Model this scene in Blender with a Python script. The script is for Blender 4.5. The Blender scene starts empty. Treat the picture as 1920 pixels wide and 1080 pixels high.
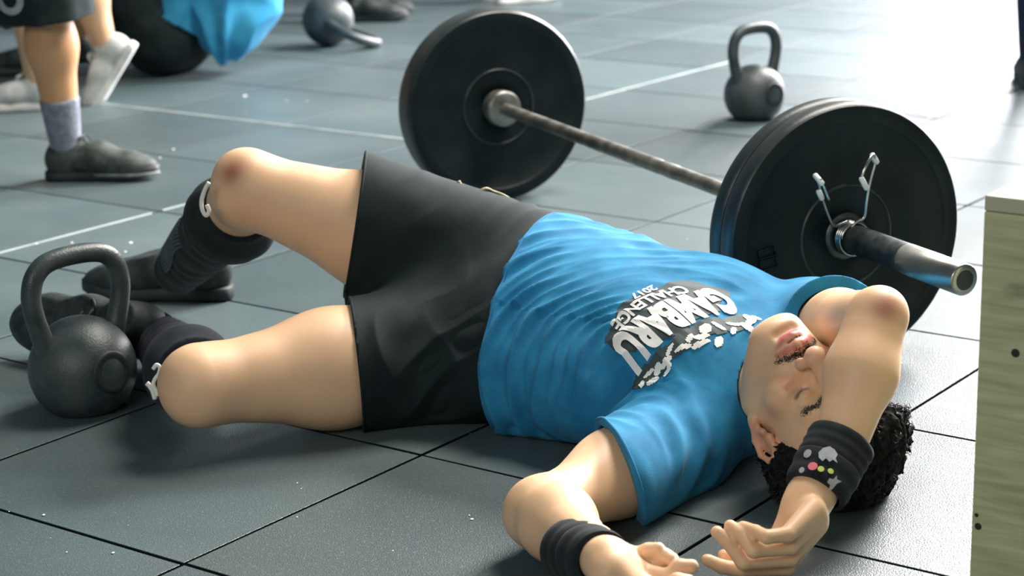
import bpy, bmesh, math, random, time
import numpy as np
from mathutils import Vector, Matrix
from mathutils.bvhtree import BVHTree
T0 = time.time()
random.seed(7)
rng = np.random.default_rng(7)
SC = bpy.context.scene
COL = SC.collection

# ------------------------------------------------------------------ camera
F_PX, PITCH, ROLL, CAM_H = 3768.7, 0.25871, -0.02152, 1.0
CP, SP = math.cos(PITCH), math.sin(PITCH)
CR, SR = math.cos(ROLL), math.sin(ROLL)
right0, up0, fw = Vector((1, 0, 0)), Vector((0, SP, CP)), Vector((0, CP, -SP))
c_right = CR * right0 + SR * up0
c_up = -SR * right0 + CR * up0
c_back = -fw
cam_d = bpy.data.cameras.new('camera')
cam = bpy.data.objects.new('camera', cam_d)
COL.objects.link(cam)
cam.matrix_world = Matrix(((c_right.x, c_up.x, c_back.x, 0), (c_right.y, c_up.y, c_back.y, 0),
                           (c_right.z, c_up.z, c_back.z, CAM_H), (0, 0, 0, 1)))
cam_d.sensor_width = 36
cam_d.lens = F_PX * 36 / 1920
cam_d.clip_end = 100
cam_d.dof.use_dof = True
cam_d.dof.focus_distance = 2.78
cam_d.dof.aperture_fstop = 6.0
SC.camera = cam
SC.view_settings.view_transform = 'Standard'
SC.view_settings.look = 'None'
SC.view_settings.gamma = 1
SC.view_settings.use_curve_mapping = False
SC.view_settings.exposure = 0.22

# ------------------------------------------------------------------ world and lights
w = bpy.data.worlds.new('hall_ambient')
SC.world = w
w.use_nodes = True
wn = w.node_tree
wn.nodes['Background'].inputs[0].default_value = (0.50, 0.76, 0.80, 1)
wn.nodes['Background'].inputs[1].default_value = 0.10


def area(name, loc, target, size, power, col):
    l = bpy.data.lights.new(name, 'AREA')
    l.shape = 'RECTANGLE'
    l.size, l.size_y = size
    l.energy = power
    l.color = col
    o = bpy.data.objects.new(name, l)
    COL.objects.link(o)
    o.location = loc
    o.rotation_euler = (Vector(target) - Vector(loc)).to_track_quat('-Z', 'Y').to_euler()
    return o


area('window_light', (6.4, 14.0, 3.2), (0.8, 3.5, 0.2), (5.4, 3.6), 2700, (1.0, 0.93, 1.0))
area('high_window_light', (3.5, 7.6, 3.7), (0.1, 3.1, 0), (2.2, 1.6), 980, (1.0, 0.95, 0.90))
area('ceiling_light', (1.2, 4.3, 3.6), (0.2, 3.3, 0), (2.0, 1.2), 170, (1.0, 0.93, 0.84))
area('front_fill_light', (-1.8, -1.6, 2.6), (0.3, 2.8, .2), (2.6, 1.4), 72, (1.0, 0.95, 0.88))  # added fill from behind the camera, brightens faces turned towards it

# ------------------------------------------------------------------ coordinates
def W(px, py, y):
    """point seen at pixel px,py at ground distance y from the camera foot"""
    a = (px - 960) / F_PX
    b = -(py - 540) / F_PX
    X = CR * a - SR * b
    Y = SR * a + CR * b
    d = np.array([X, CP + SP * Y, -SP + CP * Y])
    return d * (y / d[1]) + np.array([0, 0, CAM_H])


def G(px, py, z=0.0):
    """point seen at pixel px,py at height z"""
    d = W(px, py, 1.0) - np.array([0, 0, CAM_H])
    return d * ((z - CAM_H) / d[2]) + np.array([0, 0, CAM_H])


def V(*a):
    return np.array(a, float)


def nrm(v):
    v = np.array(v, float)
    return v / np.linalg.norm(v)


# ------------------------------------------------------------------ tagging
def tag(o, label=None, cat=None, group=None, kind=None):
    if label: o['label'] = label
    if cat: o['category'] = cat
    if group: o['group'] = group
    if kind: o['kind'] = kind
    return o


def empty(name, loc, rz=0):
    o = bpy.data.objects.new(name, None)
    COL.objects.link(o)
    o.location = loc
    o.rotation_euler = (0, 0, rz)
    o.empty_display_size = .05
    return o


def link(name, me, mat, parent=None, world=True):
    """world=True: the mesh is given in world coordinates; it is moved into its parent's frame"""
    o = bpy.data.objects.new(name, me)
    COL.objects.link(o)
    if mat is not None and len(me.materials) == 0:
        for m in (mat if isinstance(mat, (list, tuple)) else [mat]):
            me.materials.append(m)
    if parent is not None:
        if world:
            bpy.context.view_layer.update()
            me.transform(parent.matrix_world.inverted())
        o.parent = parent
    return o


# ------------------------------------------------------------------ materials
def mat(name, col, rough=.6, metal=0, spec=.5, coat=0):
    m = bpy.data.materials.new(name)
    m.use_nodes = True
    b = m.node_tree.nodes['Principled BSDF']
    b.inputs['Base Color'].default_value = (*col, 1)
    b.inputs['Roughness'].default_value = rough
    b.inputs['Metallic'].default_value = metal
    b.inputs['Specular IOR Level'].default_value = spec
    b.inputs['Coat Weight'].default_value = coat
    return m, m.node_tree, b


def add_noise(nt, b, scale, c0, c1, lo=.35, hi=.65, detail=4, stretch=None, coord='Object', bump=0, bscale=None, rough=None):
    N, L = nt.nodes, nt.links
    tc = N.new('ShaderNodeTexCoord')
    src = tc.outputs[coord]
    if stretch:
        mp = N.new('ShaderNodeMapping')
        mp.inputs['Scale'].default_value = stretch
        L.new(src, mp.inputs[0])
        src = mp.outputs[0]
    n = N.new('ShaderNodeTexNoise')
    n.inputs['Scale'].default_value = scale
    n.inputs['Detail'].default_value = detail
    L.new(src, n.inputs['Vector'])
    r = N.new('ShaderNodeValToRGB')
    r.color_ramp.elements[0].position = lo
    r.color_ramp.elements[1].position = hi
    r.color_ramp.elements[0].color = (*c0, 1)
    r.color_ramp.elements[1].color = (*c1, 1)
    L.new(n.outputs['Fac'], r.inputs[0])
    L.new(r.outputs[0], b.inputs['Base Color'])
    if rough:
        mr = N.new('ShaderNodeMapRange')
        mr.inputs['To Min'].default_value, mr.inputs['To Max'].default_value = rough
        L.new(n.outputs['Fac'], mr.inputs[0])
        L.new(mr.outputs[0], b.inputs['Roughness'])
    if bump:
        n2 = N.new('ShaderNodeTexNoise')
        n2.inputs['Scale'].default_value = bscale or scale * 6
        n2.inputs['Detail'].default_value = 3
        L.new(src, n2.inputs['Vector'])
        bp = N.new('ShaderNodeBump')
        bp.inputs['Strength'].default_value = bump
        bp.inputs['Distance'].default_value = .002
        L.new(n2.outputs['Fac'], bp.inputs['Height'])
        L.new(bp.outputs[0], b.inputs['Normal'])
    return r


def noise_mat(name, c0, c1, scale, base_rough=.6, **k):
    metal = k.pop('metal', 0)
    spec = k.pop('spec', .5)
    m, nt, b = mat(name, c0, base_rough, metal, spec)
    add_noise(nt, b, scale, c0, c1, **k)
    return m


def floor_material():
    m, nt, b = mat('rubber_tile', (.05, .07, .075), .5)
    N, L = nt.nodes, nt.links
    tc = N.new('ShaderNodeNewGeometry')
    oi = N.new('ShaderNodeObjectInfo')
    big = N.new('ShaderNodeTexNoise'); big.inputs['Scale'].default_value = 2.3; big.inputs['Detail'].default_value = 6
    mid = N.new('ShaderNodeTexNoise'); mid.inputs['Scale'].default_value = 190; mid.inputs['Detail'].default_value = 2
    fine = N.new('ShaderNodeTexNoise'); fine.inputs['Scale'].default_value = 420; fine.inputs['Detail'].default_value = 2
    for n in (big, mid, fine): L.new(tc.outputs['Position'], n.inputs['Vector'])
    r = N.new('ShaderNodeValToRGB')
    r.color_ramp.elements[0].position = .3; r.color_ramp.elements[0].color = (.049, .080, .087, 1)
    r.color_ramp.elements[1].position = .75; r.color_ramp.elements[1].color = (.102, .138, .146, 1)
    L.new(big.outputs['Fac'], r.inputs[0])
    # per tile tone
    hs = N.new('ShaderNodeHueSaturation')
    mr = N.new('ShaderNodeMapRange'); mr.inputs['To Min'].default_value = .82; mr.inputs['To Max'].default_value = 1.2
    L.new(oi.outputs['Random'], mr.inputs[0]); L.new(mr.outputs[0], hs.inputs['Value'])
    L.new(r.outputs[0], hs.inputs['Color'])
    sp = N.new('ShaderNodeValToRGB')
    sp.color_ramp.elements[0].position = .56; sp.color_ramp.elements[0].color = (0, 0, 0, 1)
    sp.color_ramp.elements[1].position = .72; sp.color_ramp.elements[1].color = (.55, .55, .55, 1)
    L.new(mid.outputs['Fac'], sp.inputs[0])
    mx = N.new('ShaderNodeMix'); mx.data_type = 'RGBA'
    mx.inputs['B'].default_value = (.16, .2, .2, 1)
    L.new(sp.outputs[0], mx.inputs['Factor']); L.new(hs.outputs[0], mx.inputs['A'])
    L.new(mx.outputs['Result'], b.inputs['Base Color'])
    rr = N.new('ShaderNodeMapRange'); rr.inputs['To Min'].default_value = .50; rr.inputs['To Max'].default_value = .34
    L.new(big.outputs['Fac'], rr.inputs[0]); L.new(rr.outputs[0], b.inputs['Roughness'])
    bp = N.new('ShaderNodeBump'); bp.inputs['Strength'].default_value = .5; bp.inputs['Distance'].default_value = .0022
    L.new(fine.outputs['Fac'], bp.inputs['Height'])
    bp2 = N.new('ShaderNodeBump'); bp2.inputs['Strength'].default_value = .35; bp2.inputs['Distance'].default_value = .01
    L.new(big.outputs['Fac'], bp2.inputs['Height']); L.new(bp.outputs[0], bp2.inputs['Normal'])
    L.new(bp2.outputs[0], b.inputs['Normal'])
    return m


def skin_material(name, tint=(1, 1, 1)):
    m, nt, b = mat(name, (.6, .36, .24), .48, spec=.45)
    N, L = nt.nodes, nt.links
    at = N.new('ShaderNodeAttribute'); at.attribute_name = 'Col'
    tc = N.new('ShaderNodeTexCoord')
    n = N.new('ShaderNodeTexNoise'); n.inputs['Scale'].default_value = 14; n.inputs['Detail'].default_value = 5
    L.new(tc.outputs['Object'], n.inputs['Vector'])
    mr = N.new('ShaderNodeMapRange'); mr.inputs['To Min'].default_value = .90; mr.inputs['To Max'].default_value = 1.10
    L.new(n.outputs['Fac'], mr.inputs[0])
    hs = N.new('ShaderNodeHueSaturation')
    L.new(mr.outputs[0], hs.inputs['Value']); L.new(at.outputs['Color'], hs.inputs['Color'])
    mx = N.new('ShaderNodeMix'); mx.data_type = 'RGBA'; mx.blend_type = 'MULTIPLY'; mx.inputs['Factor'].default_value = 1
    mx.inputs['B'].default_value = (*tint, 1)
    L.new(hs.outputs[0], mx.inputs['A'])
    L.new(mx.outputs['Result'], b.inputs['Base Color'])
    b.inputs['Subsurface Weight'].default_value = .12
    b.inputs['Subsurface Radius'].default_value = (1, .35, .2)
    b.inputs['Subsurface Scale'].default_value = .008
    n2 = N.new('ShaderNodeTexNoise'); n2.inputs['Scale'].default_value = 260; n2.inputs['Detail'].default_value = 3
    L.new(tc.outputs['Object'], n2.inputs['Vector'])
    bp = N.new('ShaderNodeBump'); bp.inputs['Strength'].default_value = .12; bp.inputs['Distance'].default_value = .001
    L.new(n2.outputs['Fac'], bp.inputs['Height']); L.new(bp.outputs[0], b.inputs['Normal'])
    return m


def cloth_mat(name, c0, c1, scale=30, rough=.85, weave=.25, sheen=.15, stretch=None):
    m, nt, b = mat(name, c0, rough, spec=.25)
    add_noise(nt, b, scale, c0, c1, bump=weave, bscale=700, stretch=stretch)
    b.inputs['Sheen Weight'].default_value = sheen * .25
    b.inputs['Sheen Roughness'].default_value = .5
    return m


M = {}
M['tile'] = floor_material()
M['tile_edge'] = noise_mat('shaded_tile_edge', (.006, .011, .012), (.012, .018, .02), 30, .95, spec=.1)  # near-black tile sides: shade inside the joints put into the colour
M['slab'] = noise_mat('joint_ground', (.012, .022, .024), (.02, .03, .032), 20, .9)
M['pale'] = noise_mat('lit_joint_edge', (.22, .27, .27), (.42, .48, .48), 9, .8, lo=.3, hi=.7, bump=.2)  # pale colour stands for back light caught on raised tile edges
M['skin'] = skin_material('skin')
M['skin_dark'] = skin_material('skin_shaded', (.78, .66, .55))  # browner tint: shadow on the walking man's leg put into the skin colour
M['shirt'] = cloth_mat('blue_cotton', (.014, .175, .36), (.026, .25, .47), 22)
M['shirt_bg'] = cloth_mat('light_blue_cotton', (.03, .27, .52), (.05, .36, .62), 14)
M['shorts'] = cloth_mat('black_shorts_cloth', (.0075, .016, .018), (.013, .024, .026), 18, sheen=0)
M['black_cloth'] = cloth_mat('black_elastic', (.006, .011, .014), (.014, .022, .026), 40, sheen=.15)
M['navy_cloth'] = cloth_mat('dark_navy_knit', (.008, .014, .022), (.016, .024, .036), 40, sheen=.15)
M['rib'] = cloth_mat('grey_ribbed_knit', (.05, .075, .085), (.09, .12, .13), 60, sheen=.2)
M['grey_sock'] = cloth_mat('grey_knit', (.17, .2, .25), (.27, .30, .36), 70)
M['white_print'] = noise_mat('white_print_ink', (.80, .82, .81), (.88, .90, .88), 60, .6)
M['dark_print'] = noise_mat('dark_print_ink', (.020, .04, .045), (.05, .075, .08), 30, .7)
M['grey_print'] = noise_mat('grey_print_ink', (.33, .36, .38), (.45, .47, .5), 60, .6)
M['pink_print'] = noise_mat('pink_print_ink', (.62, .09, .14), (.75, .15, .2), 60, .6)
M['lime_print'] = noise_mat('lime_print_ink', (.42, .55, .08), (.55, .66, .15), 60, .6)
M['tan_trim'] = noise_mat('tan_trim', (.28, .25, .15), (.4, .36, .22), 60, .7)
M['hair'] = noise_mat('black_hair', (.005, .008, .009), (.022, .020, .017), 120, .85, spec=.15, lo=.45, hi=.8, bump=.6, bscale=300)
M['hair_tip'] = noise_mat('dark_brown_hair', (.008, .008, .008), (.022, .018, .014), 40, .4)
M['iron'] = noise_mat('painted_cast_iron', (.026, .042, .046), (.058, .076, .080), 22, .42, bump=.35, bscale=260, rough=(.36, .52))
M['iron_dark'] = noise_mat('dark_cast_emblem', (.012, .02, .023), (.022, .03, .033), 30, .6, bump=.2, bscale=200)
M['rubber'] = noise_mat('bumper_rubber', (.005, .012, .014), (.010, .019, .021), 12, .5, spec=.25, bump=.15, bscale=160, rough=(.42, .6))
M['rubber_rim'] = noise_mat('bumper_rim_rubber', (.018, .028, .03), (.035, .046, .048), 16, .38, bump=.15, bscale=160, rough=(.3, .46))
M['hubring'] = noise_mat('hub_ring', (.02, .03, .032), (.05, .06, .06), 16, .35)
M['bar'] = noise_mat('worn_bar_steel', (.16, .16, .145), (.33, .33, .30), 30, .42, metal=.7, bump=.1, bscale=400, rough=(.35, .5))
M['sleeve'] = noise_mat('sleeve_steel', (.20, .21, .20), (.42, .43, .41), 9, .28, metal=.9, stretch=(1, 1, 1), rough=(.22, .42))
M['sleeve_grip'] = noise_mat('dulled_sleeve_steel', (.05, .06, .06), (.12, .14, .14), 50, .45, metal=.6, bump=.2, bscale=500, rough=(.38, .55))
M['chrome'] = noise_mat('clip_chrome', (.42, .44, .42), (.6, .62, .6), 40, .25, metal=1.0)
M['clip_tip'] = noise_mat('clip_tip_coating', (.75, .76, .73), (.85, .86, .82), 40, .4)
M['shoe'] = noise_mat('black_shoe_mesh', (.008, .015, .016), (.03, .045, .045), 45, .6, bump=.4, bscale=500)
M['shoe_gloss'] = noise_mat('glossy_heel_cup', (.015, .025, .028), (.03, .04, .045), 30, .14)
M['shoe_gloss'].node_tree.nodes['Principled BSDF'].inputs['Coat Weight'].default_value = .6
M['sole'] = noise_mat('shoe_sole_black', (.01, .018, .02), (.02, .03, .032), 30, .6)
M['sole_grey'] = noise_mat('shoe_sole_grey', (.10, .13, .12), (.2, .24, .22), 30, .6)
M['white_shoe'] = noise_mat('white_shoe_mesh', (.5, .54, .54), (.68, .7, .7), 30, .6)
M['white_sole'] = noise_mat('white_sole', (.72, .74, .74), (.85, .86, .86), 30, .5)
M['shoe_p1'] = noise_mat('dark_green_grey_shoe_mesh', (.02, .032, .03), (.065, .085, .075), 40, .65, bump=.4, bscale=400)
M['navy'] = cloth_mat('navy_leggings', (.006, .008, .03), (.012, .014, .05), 30)


def wood_material():
    m, nt, b = mat('birch_plywood', (.4, .42, .26), .6)
    N, L = nt.nodes, nt.links
    tc = N.new('ShaderNodeTexCoord')
    mp = N.new('ShaderNodeMapping'); mp.inputs['Scale'].default_value = (1.2, 1.2, 14)
    L.new(tc.outputs['Object'], mp.inputs[0])
    n = N.new('ShaderNodeTexNoise'); n.inputs['Scale'].default_value = 7; n.inputs['Detail'].default_value = 8; n.inputs['Distortion'].default_value = .4
    L.new(mp.outputs[0], n.inputs['Vector'])
    r = N.new('ShaderNodeValToRGB')
    r.color_ramp.elements[0].position = .3; r.color_ramp.elements[0].color = (.36, .38, .20, 1)
    r.color_ramp.elements[1].position = .7; r.color_ramp.elements[1].color = (.56, .57, .36, 1)
    L.new(n.outputs['Fac'], r.inputs[0])
    mp2 = N.new('ShaderNodeMapping'); mp2.inputs['Scale'].default_value = (1, 1, 2.4)
    L.new(tc.outputs['Object'], mp2.inputs[0])
    n2 = N.new('ShaderNodeTexNoise'); n2.inputs['Scale'].default_value = 9; n2.inputs['Detail'].default_value = 5
    L.new(mp2.outputs[0], n2.inputs['Vector'])
    r2 = N.new('ShaderNodeValToRGB')
    r2.color_ramp.elements[0].position = .62; r2.color_ramp.elements[0].color = (0, 0, 0, 1)
    r2.color_ramp.elements[1].position = .8; r2.color_ramp.elements[1].color = (1, 1, 1, 1)
    L.new(n2.outputs['Fac'], r2.inputs[0])
    mx = N.new('ShaderNodeMix'); mx.data_type = 'RGBA'
    mx.inputs['B'].default_value = (.17, .19, .11, 1)
    L.new(r2.outputs[0], mx.inputs['Factor']); L.new(r.outputs[0], mx.inputs['A'])
    L.new(mx.outputs['Result'], b.inputs['Base Color'])
    bp = N.new('ShaderNodeBump'); bp.inputs['Strength'].default_value = .2; bp.inputs['Distance'].default_value = .002
    L.new(n.outputs['Fac'], bp.inputs['Height']); L.new(bp.outputs[0], b.inputs['Normal'])
    return m


M['wood'] = wood_material()
M['wood_top'] = noise_mat('sanded_plywood_top', (.40, .41, .29), (.52, .52, .39), 6, .5, stretch=(1, 12, 1), bump=.1)
M['ply_edge'] = noise_mat('plywood_edge', (.30, .31, .18), (.42, .42, .28), 8, .7, stretch=(1, 1, 40))
M['hole'] = noise_mat('screw_hole_dark', (.012, .014, .012), (.03, .03, .025), 60, .8)

# ------------------------------------------------------------------ plain mesh helpers
def mesh_from(name, verts, faces, smooth=True):
    me = bpy.data.meshes.new(name)
    me.from_pydata([tuple(v) for v in verts], [], faces)
    if smooth: me.polygons.foreach_set('use_smooth', np.ones(len(me.polygons), bool))
    me.update()
    return me


def np_mesh(name, v, q, smooth=True):
    me = bpy.data.meshes.new(name)
    v = np.asarray(v, np.float32); q = np.asarray(q, np.int32)
    me.vertices.add(len(v)); me.vertices.foreach_set('co', v.ravel())
    me.loops.add(q.size); me.loops.foreach_set('vertex_index', q.ravel())
    me.polygons.add(len(q))
    me.polygons.foreach_set('loop_start', np.arange(len(q), dtype=np.int32) * q.shape[1])
    me.update(calc_edges=True)
    me.polygons.foreach_set('use_smooth', np.full(len(q), smooth, bool))
    me.update()
    return me


def lathe(prof, frame, origin, n=64, closed=False):
    """prof: [(axial, radius)], frame columns u,v,axis"""
    u, v, ax = frame
    vs, fs = [], []
    m = len(prof)
    for i in range(n):
        t = 2 * math.pi * i / n
        r = math.cos(t) * u + math.sin(t) * v
        for a, rad in prof: vs.append(origin + ax * a + r * rad)
    for i in range(n):
        j = (i + 1) % n
        for k in range(m - 1 + (1 if closed else 0)):
            k2 = (k + 1) % m
            fs.append((i * m + k, j * m + k, j * m + k2, i * m + k2))
    return vs, fs


def tube(path, rad, n=10, closed=False, cap=True, flat=None, up=None):
    """swept tube; rad number or list; flat: (k) flatten along 'up' direction"""
    P = [np.array(p, float) for p in path]
    m = len(P)
    R = [rad] * m if np.isscalar(rad) else list(rad)
    vs, fs = [], []
    prev = None
    for i in range(m):
        a = P[(i - 1) % m] if (closed or i > 0) else P[i]
        b = P[(i + 1) % m] if (closed or i < m - 1) else P[i]
        t = nrm(b - a)
        if up is not None:
            ref = np.array(up(P[i]) if callable(up) else up, float)
        else:
            ref = prev if prev is not None else (V(0, 0, 1) if abs(t[2]) < .9 else V(1, 0, 0))
        x = nrm(ref - t * ref.dot(t)); prev = x
        y = np.cross(t, x)
        kx = flat if flat else 1
        for k in range(n):
            th = 2 * math.pi * k / n
            vs.append(P[i] + R[i] * (math.cos(th) * x * kx + math.sin(th) * y))
    for i in range(m if closed else m - 1):
        j = (i + 1) % m
        for k in range(n):
            l = (k + 1) % n
            fs.append((i * n + k, i * n + l, j * n + l, j * n + k))
    if cap and not closed:
        fs.append(tuple(range(n))[::-1]); fs.append(tuple((m - 1) * n + k for k in range(n)))
    return vs, fs


def join(parts):
    vs, fs = [], []
    for v, f in parts:
        o = len(vs)
        vs += list(v); fs += [tuple(i + o for i in q) for q in f]
    return vs, fs


def bevel_box(sx, sy, sz, bev=.002, seg=2):
    bm = bmesh.new()
    bmesh.ops.create_cube(bm, size=1)
    for v in bm.verts: v.co = Vector((v.co.x * sx, v.co.y * sy, v.co.z * sz))
    bmesh.ops.bevel(bm, geom=list(bm.edges), offset=bev, segments=seg, affect='EDGES', profile=.5)
    me = bpy.data.meshes.new('box')
    bm.to_mesh(me); bm.free()
    return me


def smooth_path(pts, n=8):
    """Catmull-Rom through pts"""
    P = [np.array(p, float) for p in pts]
    P = [2 * P[0] - P[1]] + P + [2 * P[-1] - P[-2]]
    out = []
    for i in range(1, len(P) - 2):
        for k in range(n):
            t = k / n
            a, b, c, d = P[i - 1], P[i], P[i + 1], P[i + 2]
            out.append(.5 * ((2 * b) + (c - a) * t + (2 * a - 5 * b + 4 * c - d) * t * t + (-a + 3 * b - 3 * c + d) * t ** 3))
    out.append(P[-2])
    return out


# ------------------------------------------------------------------ value noise
def vnoise(P, seed=0):
    P = np.asarray(P, np.float64)
    i = np.floor(P).astype(np.int64); f = P - i
    f = f * f * (3 - 2 * f)
    def h(a, b, c):
        n = (a * 73856093) ^ (b * 19349663) ^ (c * 83492791) ^ (seed * 2654435761)
        n = (n ^ (n >> 13)) * 1274126177
        return ((n ^ (n >> 16)) & 0xffff) / 65535.0
    x, y, z = i[:, 0], i[:, 1], i[:, 2]
    fx, fy, fz = f[:, 0], f[:, 1], f[:, 2]
    r = 0
    for dx in (0, 1):
        for dy in (0, 1):
            for dz in (0, 1):
                wgt = (fx if dx else 1 - fx) * (fy if dy else 1 - fy) * (fz if dz else 1 - fz)
                r = r + wgt * h(x + dx, y + dy, z + dz)
    return r * 2 - 1


# ------------------------------------------------------------------ signed distance modelling
class Sdf:
    def __init__(s): s.p = []

    def cone(s, a, b, ra, rb, k=.02, S=None, kS=1.0, op='+', cut=None):
        """round cone a->b; S,kS: widen along unit dir S; cut: list of (point, normal) keep the side normal points to"""
        a, b = np.array(a, float), np.array(b, float)
        r = max(ra, rb) * max(1, kS)
        s.p.append(('c', a, b, ra, rb, k, None if S is None else nrm(S), kS, op, cut, np.minimum(a, b) - r, np.maximum(a, b) + r))
        return s

    def ball(s, c, r, k=.02, op='+'):
        return s.ell(c, (r, r, r), k=k, op=op)

    def ell(s, c, r, R=None, k=.02, op='+'):
        c = np.array(c, float); r = np.array(r, float)
        R = np.eye(3) if R is None else np.array(R, float)
        m = r.max()
        s.p.append(('e', c, r, R, k, op, c - m, c + m))
        return s

    def plane(s, p, n):
        """intersect: keep the side n points to"""
        s.p.append(('p', np.array(p, float), nrm(n)))
        return s

    def sub(s, other, off=0.0):
        s.p.append(('s', other, off)); return s

    def inter(s, fn):
        s.p.append(('i', fn)); return s

    def __call__(s, P, band=.035):
        d = np.full(len(P), .5)
        for q in s.p:
            if q[0] == 'p':
                d = np.maximum(d, -((P - q[1]) @ q[2])); continue
            if q[0] == 's':
                d = np.maximum(d, -(q[1](P, band) - q[2])); continue
            if q[0] == 'i':
                d = np.maximum(d, q[1](P)); continue
            lo, hi = q[-2], q[-1]
            k = q[5] if q[0] == 'c' else q[4]
            mg = k + band
            m = np.all((P > lo - mg) & (P < hi + mg), axis=1)
            if not m.any(): continue
            p = P[m]
            if q[0] == 'c':
                _, a, b, ra, rb, k, S, kS, op, cut, _, _ = q
                pa = p - a; ba = b - a
                if S is not None:
                    pa = pa - np.outer(pa @ S, S) * (1 - 1 / kS); ba = ba - S * (ba @ S) * (1 - 1 / kS)
                L2 = ba @ ba
                t = np.clip(pa @ ba / max(L2, 1e-12), 0, 1)
                # round cone: shift for slope
                e = np.linalg.norm(pa - t[:, None] * ba, axis=1) - (ra + (rb - ra) * t)
                if cut:
                    for cp, cn in cut: e = np.maximum(e, -((p - cp) @ cn))
            else:
                _, c, r, R, k, op, _, _ = q
                x = (p - c) @ R
                l1 = np.linalg.norm(x / r, axis=1); l2 = np.linalg.norm(x / (r * r), axis=1)
                e = l1 * (l1 - 1) / np.maximum(l2, 1e-9)
                e = np.where(l1 < 1e-4, -r.min(), e)
            dm = d[m]
            if op == '+':
                h = np.maximum(k - np.abs(dm - e), 0) / max(k, 1e-9)
                d[m] = np.minimum(dm, e) - h * h * k * .25
            else:
                e = -e
                h = np.maximum(k - np.abs(dm - e), 0) / max(k, 1e-9)
                d[m] = np.maximum(dm, e) + h * h * k * .25
        return d


def sdf_mesh(name, f, lo, hi, vox, disp=None, color=None, extra=0.0):
    import openvdb
    lo = np.array(lo, float); hi = np.array(hi, float)
    n = np.ceil((hi - lo) / (4 * vox)).astype(int)
    ax = [lo[i] + (np.arange(n[i]) * 4 + 1.5) * vox for i in range(3)]
    C = np.stack(np.meshgrid(*ax, indexing='ij'), -1).reshape(-1, 3)
    th = 4 * vox * .87 * 1.25 + 2 * vox + extra
    dC = f(C, band=th + .01)
    act = np.abs(dC) < th
    big = np.float32(vox * 3)
    D = np.where(dC > 0, big, -big).astype(np.float32).reshape(n)
    D = np.repeat(np.repeat(np.repeat(D, 4, 0), 4, 1), 4, 2)
    Dv = D.reshape(n[0], 4, n[1], 4, n[2], 4)
    ia = np.argwhere(act.reshape(n))
    off = np.stack(np.meshgrid(*[np.arange(4)] * 3, indexing='ij'), -1).reshape(-1, 3)
    for s0 in range(0, len(ia), 6000):
        ib = ia[s0:s0 + 6000]
        idx = (ib[:, None, :] * 4 + off[None]).reshape(-1, 3)
        P = lo + idx * vox
        d = np.clip(f(P, band=4 * vox), -big, big).astype(np.float32)
        D[idx[:, 0], idx[:, 1], idx[:, 2]] = d
    g = openvdb.FloatGrid(float(big))
    g.copyFromArray(D)
    pts, quads = g.convertToQuads(isovalue=0.0)
    v = lo + np.asarray(pts, float) * vox
    q = np.asarray(quads)[:, ::-1].astype(np.int64)
    if disp is not None:
        N = vnormals(v, q)
        v = v + N * disp(v, N)[:, None]
    me = np_mesh(name, v, q)
    if color is not None:
        c = color(v)
        at = me.color_attributes.new('Col', 'FLOAT_COLOR', 'POINT')
        cc = np.ones((len(v), 4), np.float32); cc[:, :3] = c
        at.data.foreach_set('color', cc.ravel())
    print('  mesh %-18s %7d quads  %.1fs' % (name, len(q), time.time() - T0))
    return me


def vnormals(v, q):
    a = v[q[:, 2]] - v[q[:, 0]]; b = v[q[:, 3]] - v[q[:, 1]]
    fn = np.cross(a, b)
    N = np.stack([sum(np.bincount(q[:, k], fn[:, c], len(v)) for k in range(4)) for c in range(3)], 1)
    return N / np.maximum(np.linalg.norm(N, axis=1), 1e-12)[:, None]


def seg_dist(P, a, b):
    a, b = np.array(a, float), np.array(b, float)
    pa = P - a; ba = b - a
    t = np.clip(pa @ ba / max(ba @ ba, 1e-12), 0, 1)
    return np.linalg.norm(pa - t[:, None] * ba, axis=1)


def chain_dist(P, pts):
    return np.min([seg_dist(P, pts[i], pts[i + 1]) for i in range(len(pts) - 1)], axis=0)


def sstep(x, a, b):
    t = np.clip((x - a) / (b - a), 0, 1)
    return t * t * (3 - 2 * t)

# ================================================================== FLOOR
TS, TU, YAW, V0 = 0.51906, 0.9535, 0.93922, 0.42709
GU = np.array([math.cos(YAW), math.sin(YAW), 0]); GV = np.array([-math.sin(YAW), math.cos(YAW), 0])


def grid(u, v):
    return TS * (GU * (3.275 + TU * u) + GV * (v + V0))


floor = link('floor', bevel_box(60, 60, .04, .001, 1), M['slab'])
floor.location = (0, 8, -.04 - .0125)
tag(floor, kind='structure')
tw, td = TS * TU - .0065, TS - .0065
base = bevel_box(tw, td, .0125, .0005, 1)
cells = []
for i in range(-14, 26):
    for j in range(-14, 22):
        c = grid(i + .5, j + 3.5)
        if c[1] < .8: continue
        off = max(0, abs(c[0]) - (.28 * c[1] + .9))
        if off > 0 and c[1] < 12: cells.append((c[1] + off * 4, i, j, c, off)); continue
        cells.append((c[1] + off * 2, i, j, c, off))
cells.sort(key=lambda t: t[0])
near, rest = cells[:290], cells[290:1200]
base.materials.append(M['tile'])
base.materials.append(M['tile_edge'])
for p in base.polygons:
    if p.normal.z < .5: p.material_index = 1
fl_inv = None
bpy.context.view_layer.update()
for (_, i, j, c, off) in near:
    o = bpy.data.objects.new('tile', base)
    COL.objects.link(o)
    o.parent = floor
    o.matrix_parent_inverse = floor.matrix_world.inverted()
    o.location = (c[0], c[1], -.00625 - .0003 * rng.random())
    o.rotation_euler = ((rng.random() - .5) * .002, (rng.random() - .5) * .002, YAW + (rng.random() - .5) * .006)
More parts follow.
